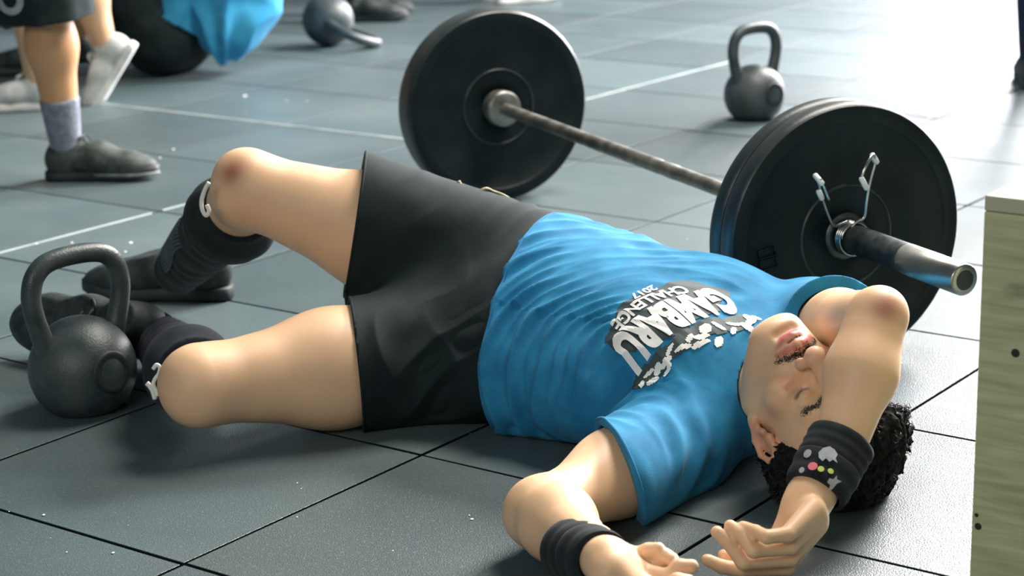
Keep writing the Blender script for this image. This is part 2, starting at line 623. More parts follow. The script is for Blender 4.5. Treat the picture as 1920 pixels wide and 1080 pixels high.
# the farther tiles, too small to pick apart
vs, fs = [], []
for (_, i, j, c, off) in rest:
    b0 = len(vs)
    for (su, sv, z) in ((-1, -1, 0), (1, -1, 0), (1, 1, 0), (-1, 1, 0), (-1, -1, -.012), (1, -1, -.012), (1, 1, -.012), (-1, 1, -.012)):
        p = c + GU * su * tw / 2 + GV * sv * td / 2
        vs.append((p[0], p[1], z))
    fs += [(b0, b0 + 1, b0 + 2, b0 + 3), (b0, b0 + 4, b0 + 5, b0 + 1), (b0 + 1, b0 + 5, b0 + 6, b0 + 2), (b0 + 2, b0 + 6, b0 + 7, b0 + 3), (b0 + 3, b0 + 7, b0 + 4, b0)]
far_t = link('tile_field', mesh_from('tile_field', vs, fs, False), M['tile'], floor)
tag(far_t, kind='stuff')


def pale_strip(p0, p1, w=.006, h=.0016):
    """raised tile edge along a joint; back light on it put into the colour"""
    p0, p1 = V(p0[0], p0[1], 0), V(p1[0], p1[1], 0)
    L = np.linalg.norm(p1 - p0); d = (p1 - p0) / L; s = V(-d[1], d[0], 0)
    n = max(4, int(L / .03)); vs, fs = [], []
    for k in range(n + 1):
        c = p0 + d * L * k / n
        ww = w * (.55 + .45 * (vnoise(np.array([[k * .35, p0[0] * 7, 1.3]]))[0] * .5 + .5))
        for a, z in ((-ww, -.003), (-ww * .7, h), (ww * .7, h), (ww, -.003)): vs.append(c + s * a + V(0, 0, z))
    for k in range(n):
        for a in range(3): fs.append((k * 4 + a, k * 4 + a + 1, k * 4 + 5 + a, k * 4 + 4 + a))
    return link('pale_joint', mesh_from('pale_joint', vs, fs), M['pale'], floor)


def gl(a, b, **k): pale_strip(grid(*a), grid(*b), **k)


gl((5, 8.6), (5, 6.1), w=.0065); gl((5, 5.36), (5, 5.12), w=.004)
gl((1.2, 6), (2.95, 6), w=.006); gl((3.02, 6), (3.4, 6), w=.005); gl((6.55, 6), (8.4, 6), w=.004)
# chalk crumbs on the rubber
parts = []
for (x, y, r) in [(245, 455, 4), (135, 455, 3), (68, 457, 3), (235, 472, 3), (325, 280, 3), (459, 180, 4), (300, 296, 2.5), (1738, 217, 7), (1752, 243, 4), (1770, 250, 3), (1795, 250, 4),
                  (82, 965, 3), (212, 1036, 3), (885, 973, 3.5), (1812, 208, 4), (620, 575, 2.5), (520, 345, 2), (880, 966, 2), (1690, 680, 2), (1720, 1010, 2), (1755, 900, 2)] + \
        [(rng.uniform(0, 1900), rng.uniform(60, 1070), rng.uniform(.8, 1.8)) for _ in range(60)]:
    c = G(x, y, .001); s = np.linalg.norm(c - V(0, 0, 1)) / F_PX * r
    a = rng.uniform(0, 6)
    vs = [c + V(math.cos(a + t) * s, math.sin(a + t) * s * 1.3, 0) for t in (0, 1.3, 2.5, 3.9, 5.2)] + [c + V(0, 0, s * .5)]
    parts.append((vs, [(k, (k + 1) % 5, 5) for k in range(5)]))
cr = link('chalk_crumbs', mesh_from('chalk_crumbs', *join(parts)), M['white_print'])
tag(cr, 'scattered white chalk crumbs lying on the dark rubber floor tiles', 'chalk', kind='stuff')

# ================================================================== PLYWOOD BOX
bc = G(1846, 366, .508)
BX = nrm(GU * -1 + GV * 0.0)     # toward camera-left along A lines, reversed
e1 = -GV                          # along the front face to the right
e2 = GU                           # receding
ang = 0.0
box = empty('plyometric_box', (bc[0], bc[1], 0), math.atan2(e1[1], e1[0]))
bpy.context.view_layer.update()


def box_panel(name, x0, x1, y0, y1, z0, z1, m, bev=.002):
    me = bevel_box(x1 - x0, y1 - y0, z1 - z0, bev, 2)
    me.transform(Matrix.Translation(((x0 + x1) / 2, (y0 + y1) / 2, (z0 + z1) / 2)))
    return link(name, me, m, box, world=False)


T = .018
box_panel('front_panel', 0, .61, 0, T, 0, .508 - T - .0006, M['wood'])
box_panel('back_panel', 0, .61, .51 - T, .51, 0, .508 - T - .0006, M['wood'])
box_panel('side_panel', .0004, T, T + .0005, .51 - T - .0005, 0, .508 - T - .0006, M['wood'])
box_panel('side_panel', .61 - T, .6096, T + .0005, .51 - T - .0005, 0, .508 - T - .0006, M['wood'])
box_panel('top_panel', 0, .61, 0, .51, .508 - T, .508, M['wood_top'])


def front_local(px, py):
    """pixel -> local (x,z) on the front face"""
    o = V(0, 0, 1); d = W(px, py, 1.0) - o
    n = V(e2[0], e2[1], 0); p0 = V(bc[0], bc[1], 0)
    t = ((p0 - o) @ n) / (d @ n)
    p = o + d * t
    return (p - p0) @ e1, p[2]


for (x, y, r) in ((1904, 662, .0052), (1831, 966, .0026), (1834, 987, .0045)):
    lx, lz = front_local(x, y)
    prof = [(-.0004, .0), (-.0003, r * .8), (.0003, r)]
    vs, fs = lathe(prof, (V(1, 0, 0), V(0, 0, 1), V(0, 1, 0)), V(lx, -.0004, lz), 20)
    link('screw_hole', mesh_from('screw_hole', vs, fs), M['hole'], box, world=False)
tag(box, 'pale plywood jump box with dark screw holes at the right edge', 'box')

# ================================================================== BARBELL
RP = .2225
yawb = 1.97673
bar_e = V(.68246, 2.92625, RP)
bax = V(math.cos(yawb), math.sin(yawb), 0)
bu, bv = V(0, 0, 1), np.cross(bax, V(0, 0, 1))
BF = (bu, bv, bax)


def barpart(name, prof, m, parent, n=48, s0=0):
    vs, fs = lathe([(a + s0, r) for a, r in prof], BF, bar_e, n)
    return link(name, mesh_from(name, vs, fs), m, parent)


LT = 2.14
bb = empty('barbell', tuple(bar_e - V(0, 0, 0)))
barpart('sleeve', [(.0, .0), (.0, .018), (.001, .0225), (.003, .0248), (.15, .0248), (.15, .0248)], M['sleeve'], bb)
barpart('sleeve_shank', [(.15, .0248), (.151, .0244), (.40, .0244), (.40, .012)], M['sleeve_grip'], bb)
barpart('end_cap', [(-.0012, .0), (-.0012, .014), (.0006, .0165), (.0004, .0175)], M['iron_dark'], bb, 32)
barpart('collar', [(.40, .02), (.40, .0395), (.403, .0415), (.427, .0415), (.43, .039), (.43, .012)], M['bar'], bb)
barpart('shaft', [(.425, .0145), (.60, .0145), (.6, .0140), (.92, .0140), (.922, .0146), (.95, .0146), (.952, .0139), (.985, .0139), (.987, .0146), (1.3, .0146), (1.3, .014), (1.75, .014)], M['bar'], bb, 28)
barpart('collar', [(1.745, .012), (1.745, .036), (1.750, .0415), (1.772, .0415), (1.776, .038), (1.776, .012)], M['bar'], bb)
barpart('sleeve', [(1.776, .0244), (LT, .0248), (LT + .003, .022), (LT + .003, 0)], M['sleeve'], bb)
tag(bb, 'steel barbell lying behind the man with its near sleeve end beside the box', 'barbell')


def plate(s_near, th, label, n=128):
    """bumper plate whose camera-side face is at s_near"""
    o = empty('bumper_plate', tuple(bar_e + bax * (s_near + th / 2)))
    R = RP
    prof = [(.0015, R - .006), (.004, R - .0035), (.009, R - .0008), (.015, R), (th - .015, R), (th - .009, R - .0008), (th - .004, R - .0035), (th - .0015, R - .006)]
    barpart('rim', prof, M['rubber_rim'], o, n, s_near)
    prof = [(.0015, R - .006), (0, R - .012), (0, R - .029), (.002, R - .032), (.0062, R - .035), (.0075, .12), (.0065, .086), (.0065, .0255), (th - .0065, .0255), (th - .0065, .086), (th - .0075, .12), (th - .0062, R - .035), (th - .002, R - .032), (th, R - .029), (th, R - .012), (th - .0015, R - .006)]
    barpart('disc', prof, M['rubber'], o, n, s_near)
    for sgn, s in ((1, 0), (-1, th)):
        b = s_near + s + sgn * .0065
        prof = [(0, .0835), (-sgn * .0028, .0845), (-sgn * .0032, .0860), (-sgn * .002, .0875), (sgn * .0002, .0885)]
        barpart('raised_ring', prof, M['hubring'], o, 96, b)
    prof = [(.0066, .0395), (.0045, .038), (.0035, .034), (.0035, .0262), (.02, .0256)]
    barpart('hub', prof, M['sleeve_grip'], o, 48, s_near)
    tag(o, label, 'weight plate', 'bumper plates loaded on the barbell')
    return o


pl_front = plate(.3207, .042, 'black bumper plate nearest the box, outer one of the near pair on the barbell')
plate(.3635, .036, 'black bumper plate behind the front one, squeezed against the near collar')
plate(1.7765, .078, 'thick black bumper plate at the far end of the barbell')
# raised cast characters on the near plate face (too worn to read)
parts = []
for (a0, a1) in ((-.012, .004), (.008, .022)):
    for seg in ((a0, .135, a0, .165), (a1, .135, a1, .165), (a0, .165, a1, .165), (a0, .135, a1, .135)):
        x0, y0, x1, y1 = seg
        c = bar_e + bax * (.3207 + .0052)
        ph = math.radians(100)
        rr = -bv * math.sin(ph) * 1 + bu * math.cos(ph); tt = nrm(np.cross(bax, rr))
        parts.append(tube([c + rr * y0 + tt * x0, c + rr * y1 + tt * x1], .0018, 6))
link('raised_numeral', mesh_from('raised_numeral', *join(parts)), M['rubber'], pl_front)

# spring clip on the near sleeve
clip = empty('spring_clip', tuple(bar_e + bax * .305))
coil = []
for k in range(0, 3 * 24 + 10):
    t = 2 * math.pi * k / 24
    coil.append(bar_e + bax * (.3165 - .0052 * k / 24) + (bu * math.cos(t - .9) - bv * math.sin(t - .9)) * .0275)
link('coil', mesh_from('coil', *tube(coil, .0027, 8)), M['chrome'], clip)


def clip_pt(px, py, s):
    """pixel to the plane across the bar at axial distance s"""
    o = V(0, 0, 1); d = W(px, py, 1.0) - o; p0 = bar_e + bax * s
    return o + d * (((p0 - o) @ bax) / (d @ bax))


armA = smooth_path([clip_pt(1590, 414, .309), clip_pt(1577, 420, .306), clip_pt(1562, 422, .302), clip_pt(1549, 395, .298), clip_pt(1538, 362, .292)], 5)
armB = smooth_path([clip_pt(1592, 432, .300), clip_pt(1606, 416, .298), clip_pt(1620, 407, .295), clip_pt(1624, 380, .292), clip_pt(1630, 345, .29), clip_pt(1642, 300, .285)], 5)
link('handle_wire', mesh_from('handle_wire', *tube(armA + smooth_path([clip_pt(1536, 350, .29), clip_pt(1531, 333, .286), clip_pt(1540, 340, .27), clip_pt(1554, 376, .268)], 5), .0027, 8)), M['chrome'], clip)
link('handle_wire', mesh_from('handle_wire', *tube(armB + smooth_path([clip_pt(1641, 296, .28), clip_pt(1636, 291, .27), clip_pt(1624, 310, .262), clip_pt(1615, 335, .262), clip_pt(1622, 352, .262)], 5), .0027, 8)), M['chrome'], clip)
for a, b in ((clip_pt(1528, 328, .284), clip_pt(1542, 345, .268)), (clip_pt(1635, 290, .28), clip_pt(1644, 305, .284)), (clip_pt(1615, 334, .261), clip_pt(1625, 354, .261)), (clip_pt(1535, 358, .29), clip_pt(1541, 373, .294))):
    link('grip_tip', mesh_from('grip_tip', *tube([a + (a - b) * .1, a, (a + b) / 2, b, b + (b - a) * .1], [.002, .0046, .0048, .0046, .002], 10)), M['clip_tip'], clip)
tag(clip, 'chrome spring clip with two looped handles on the near barbell sleeve', 'barbell clip')

# ================================================================== KETTLEBELLS
def kettlebell(name_loc, scale, rz, label, lying=None, em_ang=0.6):
    r = .1
    # bell: lathed body with flat base and shoulder
    prof = []
    for k in range(41):
        t = math.pi * k / 40
        z = -math.cos(t) * r; rad = math.sin(t) * r
        if z < -.078: z = -.078; rad = min(rad, .058 + 0.02 * (k / 8)) if k > 0 else 0
        prof.append((z, rad))
    root = empty('kettlebell', (0, 0, 0))
    vs, fs = lathe([(z + .078, rad * 1.0) for z, rad in prof], (V(1, 0, 0), V(0, 1, 0), V(0, 0, 1)), V(0, 0, 0), 56)
    link('bell', mesh_from('bell', vs, fs), M['iron'], root, world=False)
    zz = .078
    pts = [(-.062, 0, zz + .030), (-.078, 0, zz + .075), (-.090, 0, zz + .120), (-.093, 0, zz + .155), (-.083, 0, zz + .190), (-.055, 0, zz + .212), (0, 0, zz + .218),
           (.055, 0, zz + .212), (.083, 0, zz + .190), (.093, 0, zz + .155), (.090, 0, zz + .120), (.078, 0, zz + .075), (.062, 0, zz + .030)]
    path = smooth_path(pts, 6)
    n = len(path)
    rad = [.0185 + .005 * max(0, 1 - min(i, n - 1 - i) / 12) ** 2 for i in range(n)]
    link('handle', mesh_from('handle', *tube(path, rad, 18, up=(0, 1, 0))), M['iron'], root, world=False)
    # round cast emblem on the flank
    ca, sa = math.cos(em_ang), math.sin(em_ang)
    nvec = nrm(V(ca, sa, .12)); u = nrm(np.cross(V(0, 0, 1), nvec)); v = np.cross(nvec, u)
    c = V(0, 0, zz) + nvec * .0885
    pr = [(.0075, 0), (.0085, .03), (.0095, .036), (.0075, .039), (-.002, .0405)]
    vs, fs = lathe(pr, (u, v, nvec), c, 32)
    link('emblem', mesh_from('emblem', vs, fs), M['iron_dark'], root, world=False)
    root.scale = (scale,) * 3
    root.location = name_loc
    root.rotation_euler = (0, 0, rz) if lying is None else lying
    tag(root, label, 'kettlebell', 'kettlebells on the gym floor')
    return root


k1 = G(163, 776, 0)
kettlebell((k1[0] - .008, k1[1] + .03, 0), .86, math.radians(42), 'black kettlebell standing at the left beside the lying man\'s near knee', em_ang=math.radians(-86))
k2 = G(1414, 222, 0)
kettlebell((k2[0], k2[1] + .0, 0), .86, math.radians(35), 'dark kettlebell standing upright behind the barbell near the top right', em_ang=math.radians(-88))
# lying one: rests on its bell side and the handle tip
k3 = G(617, 86, 0)
th3 = math.radians(101)
kb3 = kettlebell((k3[0], k3[1], 0), .93, 0, 'kettlebell tipped over on its side beyond the far plate', em_ang=math.radians(200))
d3 = nrm(G(712, 96, 0) - G(617, 88, 0)); d3[2] = 0; d3 = nrm(d3)
tilt = math.asin((.0835 - .0165) / .218) + 0.02
zax = nrm(d3 * math.cos(tilt) - V(0, 0, 1) * math.sin(tilt))
flatdir = nrm(nrm(np.cross(zax, V(0, 0, 1))) + .28 * V(0, 0, 1)); flatdir = nrm(flatdir - zax * (flatdir @ zax)); yax = np.cross(zax, flatdir)
Rm = Matrix(((flatdir[0], yax[0], zax[0]), (flatdir[1], yax[1], zax[1]), (flatdir[2], yax[2], zax[2])))
cc = V(k3[0], k3[1], .1 * .93) - zax * .078 * .93
kb3.rotation_euler = Rm.to_euler(); kb3.location = cc

exec_people = True
print('static done %.1fs' % (time.time() - T0))

# ================================================================== THE LYING MAN
FLOORP = (V(0, 0, .0006), V(0, 0, 1))
CRt, CUp, CBk = V(*c_right), V(*c_up), V(*c_back)

# torso frame
A0 = V(-.050, 3.120, .132)           # pelvis centre
A1 = V(.400, 2.800, .122)            # base of the neck
AX = nrm(A1 - A0)
RL = math.radians(22)
sd = nrm(V(-AX[1], AX[0], 0))
SD = nrm(sd * math.cos(RL) + V(0, 0, 1) * math.sin(RL))   # towards his right side (far, slightly raised)
SD = nrm(SD - AX * (SD @ AX))
NN = np.cross(AX, SD)                                      # chest normal
if NN[2] < 0: NN = -NN
TL = np.linalg.norm(A1 - A0)


def TB(t, s=0.0, n=0.0):
    """torso point: t metres from the pelvis towards the neck, s towards the far side, n towards the chest"""
    return A0 + AX * t + SD * s + NN * n


R2 = math.radians(9)                                       # the chest lies flatter than the hips
SD2 = nrm(sd * math.cos(R2) + V(0, 0, 1) * math.sin(R2)); SD2 = nrm(SD2 - AX * (SD2 @ AX))
NN2 = np.cross(AX, SD2)
if NN2[2] < 0: NN2 = -NN2


def TB2(t, s=0.0, n=0.0): return A0 + AX * t + SD2 * s + NN2 * n


sh_far = TB2(.510, .165, -.012)
sh_near = TB2(.468, -.190, -.048)
el_far = W(1643, 598, 2.53)
wr_far = W(1566, 872, 2.41)
el_near = W(1020, 960, 2.425)
wr_near = W(1112, 1034, 2.215)
hip_far = TB(-.005, .088, .015)
hip_near = TB(-.005, -.095, -.01)
kn_far = W(474, 356, 3.20)
an_far = W(336, 505, 3.60)
kn_near = W(382, 722, 2.86)
an_near = W(305, 642, 3.27)

# head frame (columns: his left, face direction, crown direction)
ha = nrm(CRt * .564 - CUp * .713 + CBk * .417)
hn = CRt * .088 + CUp * .554 + CBk * .828
hn = nrm(hn - ha * (hn @ ha))
hl = np.cross(hn, ha)                                      # person's left
if hl @ CRt > 0: hl = -hl
HS = .97
HC = W(1513, 769, 2.64)
HR = np.stack([hl, hn, ha], 1)


def H(x, y, z): return HC + HR @ (np.array([x, y, z]) * HS)


def torso_prims(s, g=0.0, kk=.05, cut=None):
    s.cone(TB(-.04), TB(.08), .113 + g, .108 + g, kk, SD, 1.56, cut=cut)
    s.cone(TB(.08), TB(.20), .106 + g, .096 + g, kk, SD, 1.66)
    s.cone(TB(.20), TB(.32), .096 + g, .100 + g, kk, nrm(SD + SD2), 1.66)
    s.cone(TB2(.32, 0, -.008), TB2(.45, 0, -.014), .102 + g, .088 + g, kk, SD2, 1.72)
    s.cone(TB2(.45, 0, -.020), TB2(.52, 0, -.026), .078 + g, .058 + g, kk, SD2, 1.7)
    s.cone(TB2(.49, .05, -.012), sh_far, .060 + g, .058 + g, .04)
    s.cone(TB2(.48, -.05, -.020), sh_near, .060 + g, .056 + g, .04)
    # chest muscles
    s.ell(TB2(.40, .072, .045), (.065 + g, .075 + g, .045 + g), np.stack([AX, SD2, NN2], 1), k=.05)
    s.ell(TB2(.40, -.075, .045), (.065 + g, .075 + g, .045 + g), np.stack([AX, SD2, NN2], 1), k=.05)


def arm_prims(s, sh, el, wr, g=0.0, upper_only=False, bulge=None):
    d = nrm(el - sh)
    s.cone(sh, sh + (el - sh) * .45, .060 + g, .052 + g, .03)
    s.cone(sh + (el - sh) * .45, el, .051 + g, .042 + g, .03)
    if upper_only: return
    f = wr - el
    s.cone(el, el + f * .30, .043, .046, .025)
    s.cone(el + f * .30, wr, .046, .028, .025)


def leg_prims(s, hip, kn, an, g=0.0, shin=True, thigh=(.098, .088, .062), kneecap=None):
    f = kn - hip
    s.cone(hip, hip + f * .5, thigh[0] + g, thigh[1] + g, .04)
    s.cone(hip + f * .5, kn, thigh[1] + g, thigh[2] + g, .04)
    if not shin: return
    f = an - kn
    s.cone(kn, kn + f * .32, .054, .056, .03)
    s.cone(kn + f * .32, an, .056, .037, .03)


# ---------------------------------------------------------------- hands
def hand(s, wrist, F, Nn, side, sc=1.0, joints=None, thumb=None, palm_pts=None):
    """joints: list of 4 chains (mcp,pip,dip,tip) world points"""
    for (a, b, ra, rb, k) in palm_pts: s.cone(a, b, ra, rb, k)
    return s


body = Sdf()
torso_prims(body)
body.cone(sh_far, sh_far + (el_far - sh_far) * .45, .060, .052, .03)
body.cone(sh_far + (el_far - sh_far) * .45, el_far, .051, .039, .02)
_f = wr_far - el_far
body.cone(el_far, el_far + _f * .38, .040, .045, .006)
body.cone(el_far + _f * .38, wr_far, .045, .029, .02)
arm_prims(body, sh_near, el_near, wr_near)
# elbow points
body.ball(el_far + CUp * .012 + CRt * .008, .026, .02)
body.ball(el_near - CRt * .014 + V(0, 0, -.004), .030, .03)
# upper arm fullness
um = (sh_near + el_near) / 2
body.ell(um + V(0, 0, .012), (.07, .045, .045), np.stack([nrm(el_near - sh_near), nrm(np.cross(el_near - sh_near, V(0, 0, 1))), nrm(np.cross(np.cross(el_near - sh_near, V(0, 0, 1)), el_near - sh_near))], 1), .04)
leg_prims(body, hip_far, kn_far, an_far, thigh=(.102, .092, .058))
leg_prims(body, hip_near, kn_near, an_near, thigh=(.100, .086, .056))
# knees: patella and the squared front of a bent knee
kd = nrm(kn_far - hip_far)
body.ball(kn_far + kd * .020 + V(0, 0, .018), .034, .035)
body.ball(kn_far + kd * .024 + V(0, 0, -.022), .030, .035)
kd2 = nrm(kn_near - hip_near)
body.ball(kn_near + kd2 * .024 + V(0, 0, .012), .032, .035)
body.ball(kn_near + kd2 * .014 + V(0, -.015, -.012), .032, .035)
# calves
cf = (kn_far * .68 + an_far * .32); body.ball(cf + nrm(an_far - hip_far) * 0 + V(.025, 0, -.015), .046, .04)
# neck
headg = Sdf()
headg.cone(TB(.50, 0, -.02), H(0, -.02, -.045), .060, .056, .04)
headg.cone(TB(.53, .03, .01), H(-.03, .0, -.05), .022, .018, .03)
headg.cone(TB(.53, -.03, .01), H(.035, .0, -.045), .022, .018, .03)

# head
E3 = HR
def hell(x, y, z, rx, ry, rz, k=.02, op='+'): headg.ell(H(x, y, z), (rx * HS, ry * HS, rz * HS), E3, k, op)
def hcone(a, b, ra, rb, k=.01, op='+'): headg.cone(H(*a), H(*b), ra * HS, rb * HS, k, op=op)
hell(0, -.012, .045, .074, .094, .078, .03)
hell(0, .030, .050, .064, .064, .056, .03)
hell(0, .026, -.030, .060, .060, .072, .03)
for sx in (-1, 1):
    hcone((sx * .052, .005, -.045), (sx * .022, .072, -.094), .021, .020, .03)
    hell(sx * .044, .058, -.018, .024, .022, .022, .025)
    hcone((sx * .014, .086, .030), (sx * .040, .076, .030), .012, .011, .018)
hell(0, .076, -.096, .026, .020, .018, .022)
hell(0, .074, -.058, .033, .026, .030, .025)
hell(0, .030, -.085, .035, .045, .025, .03)
# eye sockets and lids
for sx in (-1, 1):
    hell(sx * .032, .098, .008, .018, .014, .012, .022, '-')
    hell(sx * .031, .0755, .008, .0145, .0130, .0125, .006)
    hcone((sx * .018, .0865, .0015), (sx * .045, .080, .003), .0016, .0012, .003, '-')
    hcone((sx * .019, .094, -.010), (sx * .046, .080, -.012), .0030, .0025, .008, '-')
# nose
hcone((0, .088, .020), (0, .114, -.018), .0090, .0120, .012)
hell(0, .1160, -.0235, .0145, .0135, .0125, .008)
for sx in (-1, 1):
    hell(sx * .0155, .1025, -.027, .0090, .0115, .0090, .006)
    hell(sx * .0105, .1095, -.0335, .0045, .0070, .0048, .003, '-')
hcone((0, .094, -.036), (0, .100, -.046), .004, .004, .006, '-')
# lips
UL = [(-.025, .087, -.0600), (-.012, .0965, -.0560), (-.004, .1000, -.0548), (0, .0995, -.0560), (.004, .1000, -.0548), (.012, .0965, -.0560), (.025, .087, -.0600)]
LL = [(-.022, .0865, -.0650), (-.010, .0965, -.0685), (0, .099, -.0695), (.010, .0965, -.0685), (.022, .0865, -.0650)]
for ch, r in ((UL, .0068), (LL, .0085)):
    for i in range(len(ch) - 1): hcone(ch[i], ch[i + 1], r, r, .006)
ML = [(-.026, .0925, -.0615), (-.012, .1040, -.0622), (0, .1075, -.0626), (.012, .1040, -.0622), (.026, .0925, -.0615)]
for i in range(4): hcone(ML[i], ML[i + 1], .0009, .0009, .0015, '-')
hcone((-.014, .101, -.082), (.014, .101, -.082), .004, .004, .010, '-')
# ears
for sx in (-1, 1):
    rim = [(sx * .076, .006, -.026), (sx * .081, -.004, -.022), (sx * .086, -.018, -.006), (sx * .089, -.026, .014), (sx * .088, -.020, .030), (sx * .084, -.006, .034), (sx * .079, .004, .022), (sx * .076, .008, .008)]
    hell(sx * .079, -.008, .004, .006, .017, .028, .008)
    for i in range(len(rim) - 1): hcone(rim[i], rim[i + 1], .0045, .0045, .003)
    hell(sx * .078, .0, -.027, .006, .009, .010, .005)
    hell(sx * .090, -.006, .004, .008, .009, .014, .004, '-')
    hell(sx * .082, .010, -.002, .005, .006, .006, .004)

# far hand (his right): thumb side down on the floor, fingers to the left and curled up
hw = wr_far + (W(1520, 930, 2.37) - wr_far)
Q = lambda x, y, d: W(x, y, d)
heelU, heelD = Q(1524, 955, 2.325), Q(1528, 985, 2.345)
body.cone(wr_far, hw, .028, .025, .02, nrm(CRt + CUp * .3), 1.12)
mcp = [Q(1476, 1002, 2.280), Q(1480, 1025, 2.297), Q(1480, 1047, 2.315), Q(1474, 1064, 2.333)]   # little .. index
body.cone(hw, Q(1508, 975, 2.34), .026, .023, .02)
for i, m_ in enumerate(mcp):
    st = heelU + (heelD - heelU) * (i / 3)
    body.cone(st, m_, .0165 - .001 * abs(i - 1.5), .0100, .010)
body.cone(Q(1490, 960, 2.36), Q(1462, 1000, 2.345), .016, .012, .02)      # ball of the thumb beyond the hollow
pip = [Q(1438, 1007, 2.268), Q(1413, 1032, 2.276), Q(1394, 1054, 2.288), Q(1388, 1068, 2.31)]
tip = [Q(1393, 987, 2.300), Q(1369, 986, 2.305), Q(1344, 998, 2.300), Q(1326, 1050, 2.315)]
dpp = [pip[i] * .45 + tip[i] * .55 + (CUp * .004 if i < 3 else CUp * -.003) for i in range(4)]
dpp[0] = pip[0] * .45 + tip[0] * .55 + CRt * .002
fr = [(.0088, .0080, .0070), (.0097, .0089, .0078), (.0100, .0092, .0080), (.0097, .0090, .0078)]
for i in range(4):
    r0, r1, r2 = fr[i]
    f_ = Sdf().cone(mcp[i], pip[i], r0 + .001, r0, .004).cone(pip[i], dpp[i], r0, r1, .004).cone(dpp[i], tip[i], r1, r2, .004)
    for q_ in f_.p:
        q_ = list(q_); q_[5] = .0025; body.p.append(tuple(q_))
thb = [Q(1452, 1022, 2.36), Q(1400, 1050, 2.345), Q(1358, 1042, 2.335)]
body.cone(Q(1492, 985, 2.365), thb[0], .014, .0115, .006).cone(thb[0], thb[1], .0112, .0100, .002).cone(thb[1], thb[2], .0100, .0085, .002)

# near hand (his left): palm up, fingers to the right, partly cut by the frame
hw2 = Q(1135, 1052, 2.16)
body.cone(wr_near, hw2, .028, .028, .02)
mc2 = [Q(1196, 1052, 2.19), Q(1204, 1072, 2.165), Q(1204, 1094, 2.14), Q(1198, 1116, 2.12)]
for i, m_ in enumerate(mc2):
    body.cone(hw2 + (m_ - mc2[0]) * .4 + CRt * .004, m_, .018, .0115, .016)
pp2 = [Q(1236, 1058, 2.18), Q(1252, 1084, 2.15), Q(1250, 1108, 2.13), Q(1240, 1128, 2.11)]
tp2 = [Q(1261, 1050, 2.165), Q(1297, 1062, 2.15), Q(1290, 1090, 2.13), Q(1272, 1112, 2.12)]
for i in range(4):
    mid = (pp2[i] + tp2[i]) / 2 + CUp * .006
    body.cone(mc2[i], pp2[i], .0112, .0105, .0025).cone(pp2[i], mid, .0105, .0096, .0025).cone(mid, tp2[i], .0096, .0084, .0025)
th2 = [Q(1150, 1036, 2.185), Q(1192, 1044, 2.19), Q(1216, 1034, 2.185), Q(1234, 1030, 2.18)]
body.cone(hw2, th2[0], .02, .016, .012).cone(th2[0], th2[1], .0155, .0115, .004).cone(th2[1], th2[2], .0112, .0102, .003).cone(th2[2], th2[3], .0102, .0085, .003)
NB = TB(.53, 0, 0)


def body_skin(P, band=.035):
    d1, d2 = body(P, band + .01), headg(P, band + .01)
    k = .035 * np.exp(-(np.linalg.norm(P - NB, axis=1) / .085) ** 4) + .0005
    h = np.maximum(k - np.abs(d1 - d2), 0) / k
    return np.minimum(d1, d2) - h * h * k * .25


def body_all(P, band=.035): return np.maximum(body_skin(P, band), -(P[:, 2] - .0006))



SK = np.array([.80, .52, .32]); SK_RED = np.array([.62, .22, .15])


def skin_color(v):
    c = np.tile(SK, (len(v), 1)).astype(float)
    def mix(w, col):
        c[:] = c * (1 - w[:, None]) + np.array(col) * w[:, None]
    # redness: knees, elbow, knuckles
    for p, r, a in ((W(434, 320, 3.15), .024, .95), (W(1664, 574, 2.49), .024, .9), (el_near - CRt * .03, .03, .3), (kn_near + kd2 * .05, .04, .3)):
        mix(a * np.exp(-(np.linalg.norm(v - p, axis=1) / r) ** 2), SK_RED * .6)
    h = (v - HC) @ HR / HS
    head = np.exp(-(np.linalg.norm(h, axis=1) / .13) ** 8)
    mix(.22 * head, (.50, .33, .20))
    mix(.30 * head * np.exp(-((np.abs(h[:, 0]) - .042) / .018) ** 2 - ((h[:, 2] + .02) / .02) ** 2), (.75, .25, .2))
    mix(.45 * head * np.exp(-(h[:, 0] / .016) ** 2 - ((h[:, 2] + .026) / .012) ** 2 - ((h[:, 1] - .118) / .02) ** 2), (.70, .22, .18))
    # beard shadow
    st = head * sstep(-h[:, 2], .035, .060) * sstep(h[:, 1], -.02, .02)
    mix(.32 * st * (.8 + .2 * vnoise(h * 420)), (.20, .18, .13))
    dl = np.minimum(chain_dist(h, UL), chain_dist(h, LL) - .0016)
    mix(.95 * sstep(-dl, -.0100, -.0080) * (h[:, 1] > .08), (.50, .105, .12))
    mix(.8 * sstep(-chain_dist(h, ML), -.0028, -.0010), (.16, .03, .035))
    for sx in (-1, 1):
        mix(.75 * sstep(-seg_dist(h, (sx * .018, .0865, .0010), (sx * .046, .080, .003)), -.0048, -.0020), (.05, .035, .03))
        mix(.30 * sstep(-seg_dist(h, (sx * .020, .09, -.002), (sx * .046, .08, -.004)), -.010, -.002), (.35, .20, .14))
        e = np.array([sx * .082, -.008, .004])
        mix(.45 * (np.abs(h[:, 0] * sx - .084) < .012) * np.exp(-(np.linalg.norm((h - e)[:, 1:], axis=1) / .036) ** 6), (.62, .20, .15))
        mix(.8 * np.exp(-(np.linalg.norm(h - np.array([sx * .0120, .1075, -.0325]), axis=1) / .0058) ** 4), (.16, .045, .04))
    return c


lo = np.array([-.72, 2.05, -.01]); hi = np.array([.78, 3.78, .46])
man = empty('person', (TB(.2)[0], TB(.2)[1], 0))
body_me = sdf_mesh('body', body_all, lo, hi, .0026, color=skin_color)
link('body', body_me, M['skin'], man)
tag(man, 'man lying on his back in a blue printed t-shirt, one forearm over his face', 'person')

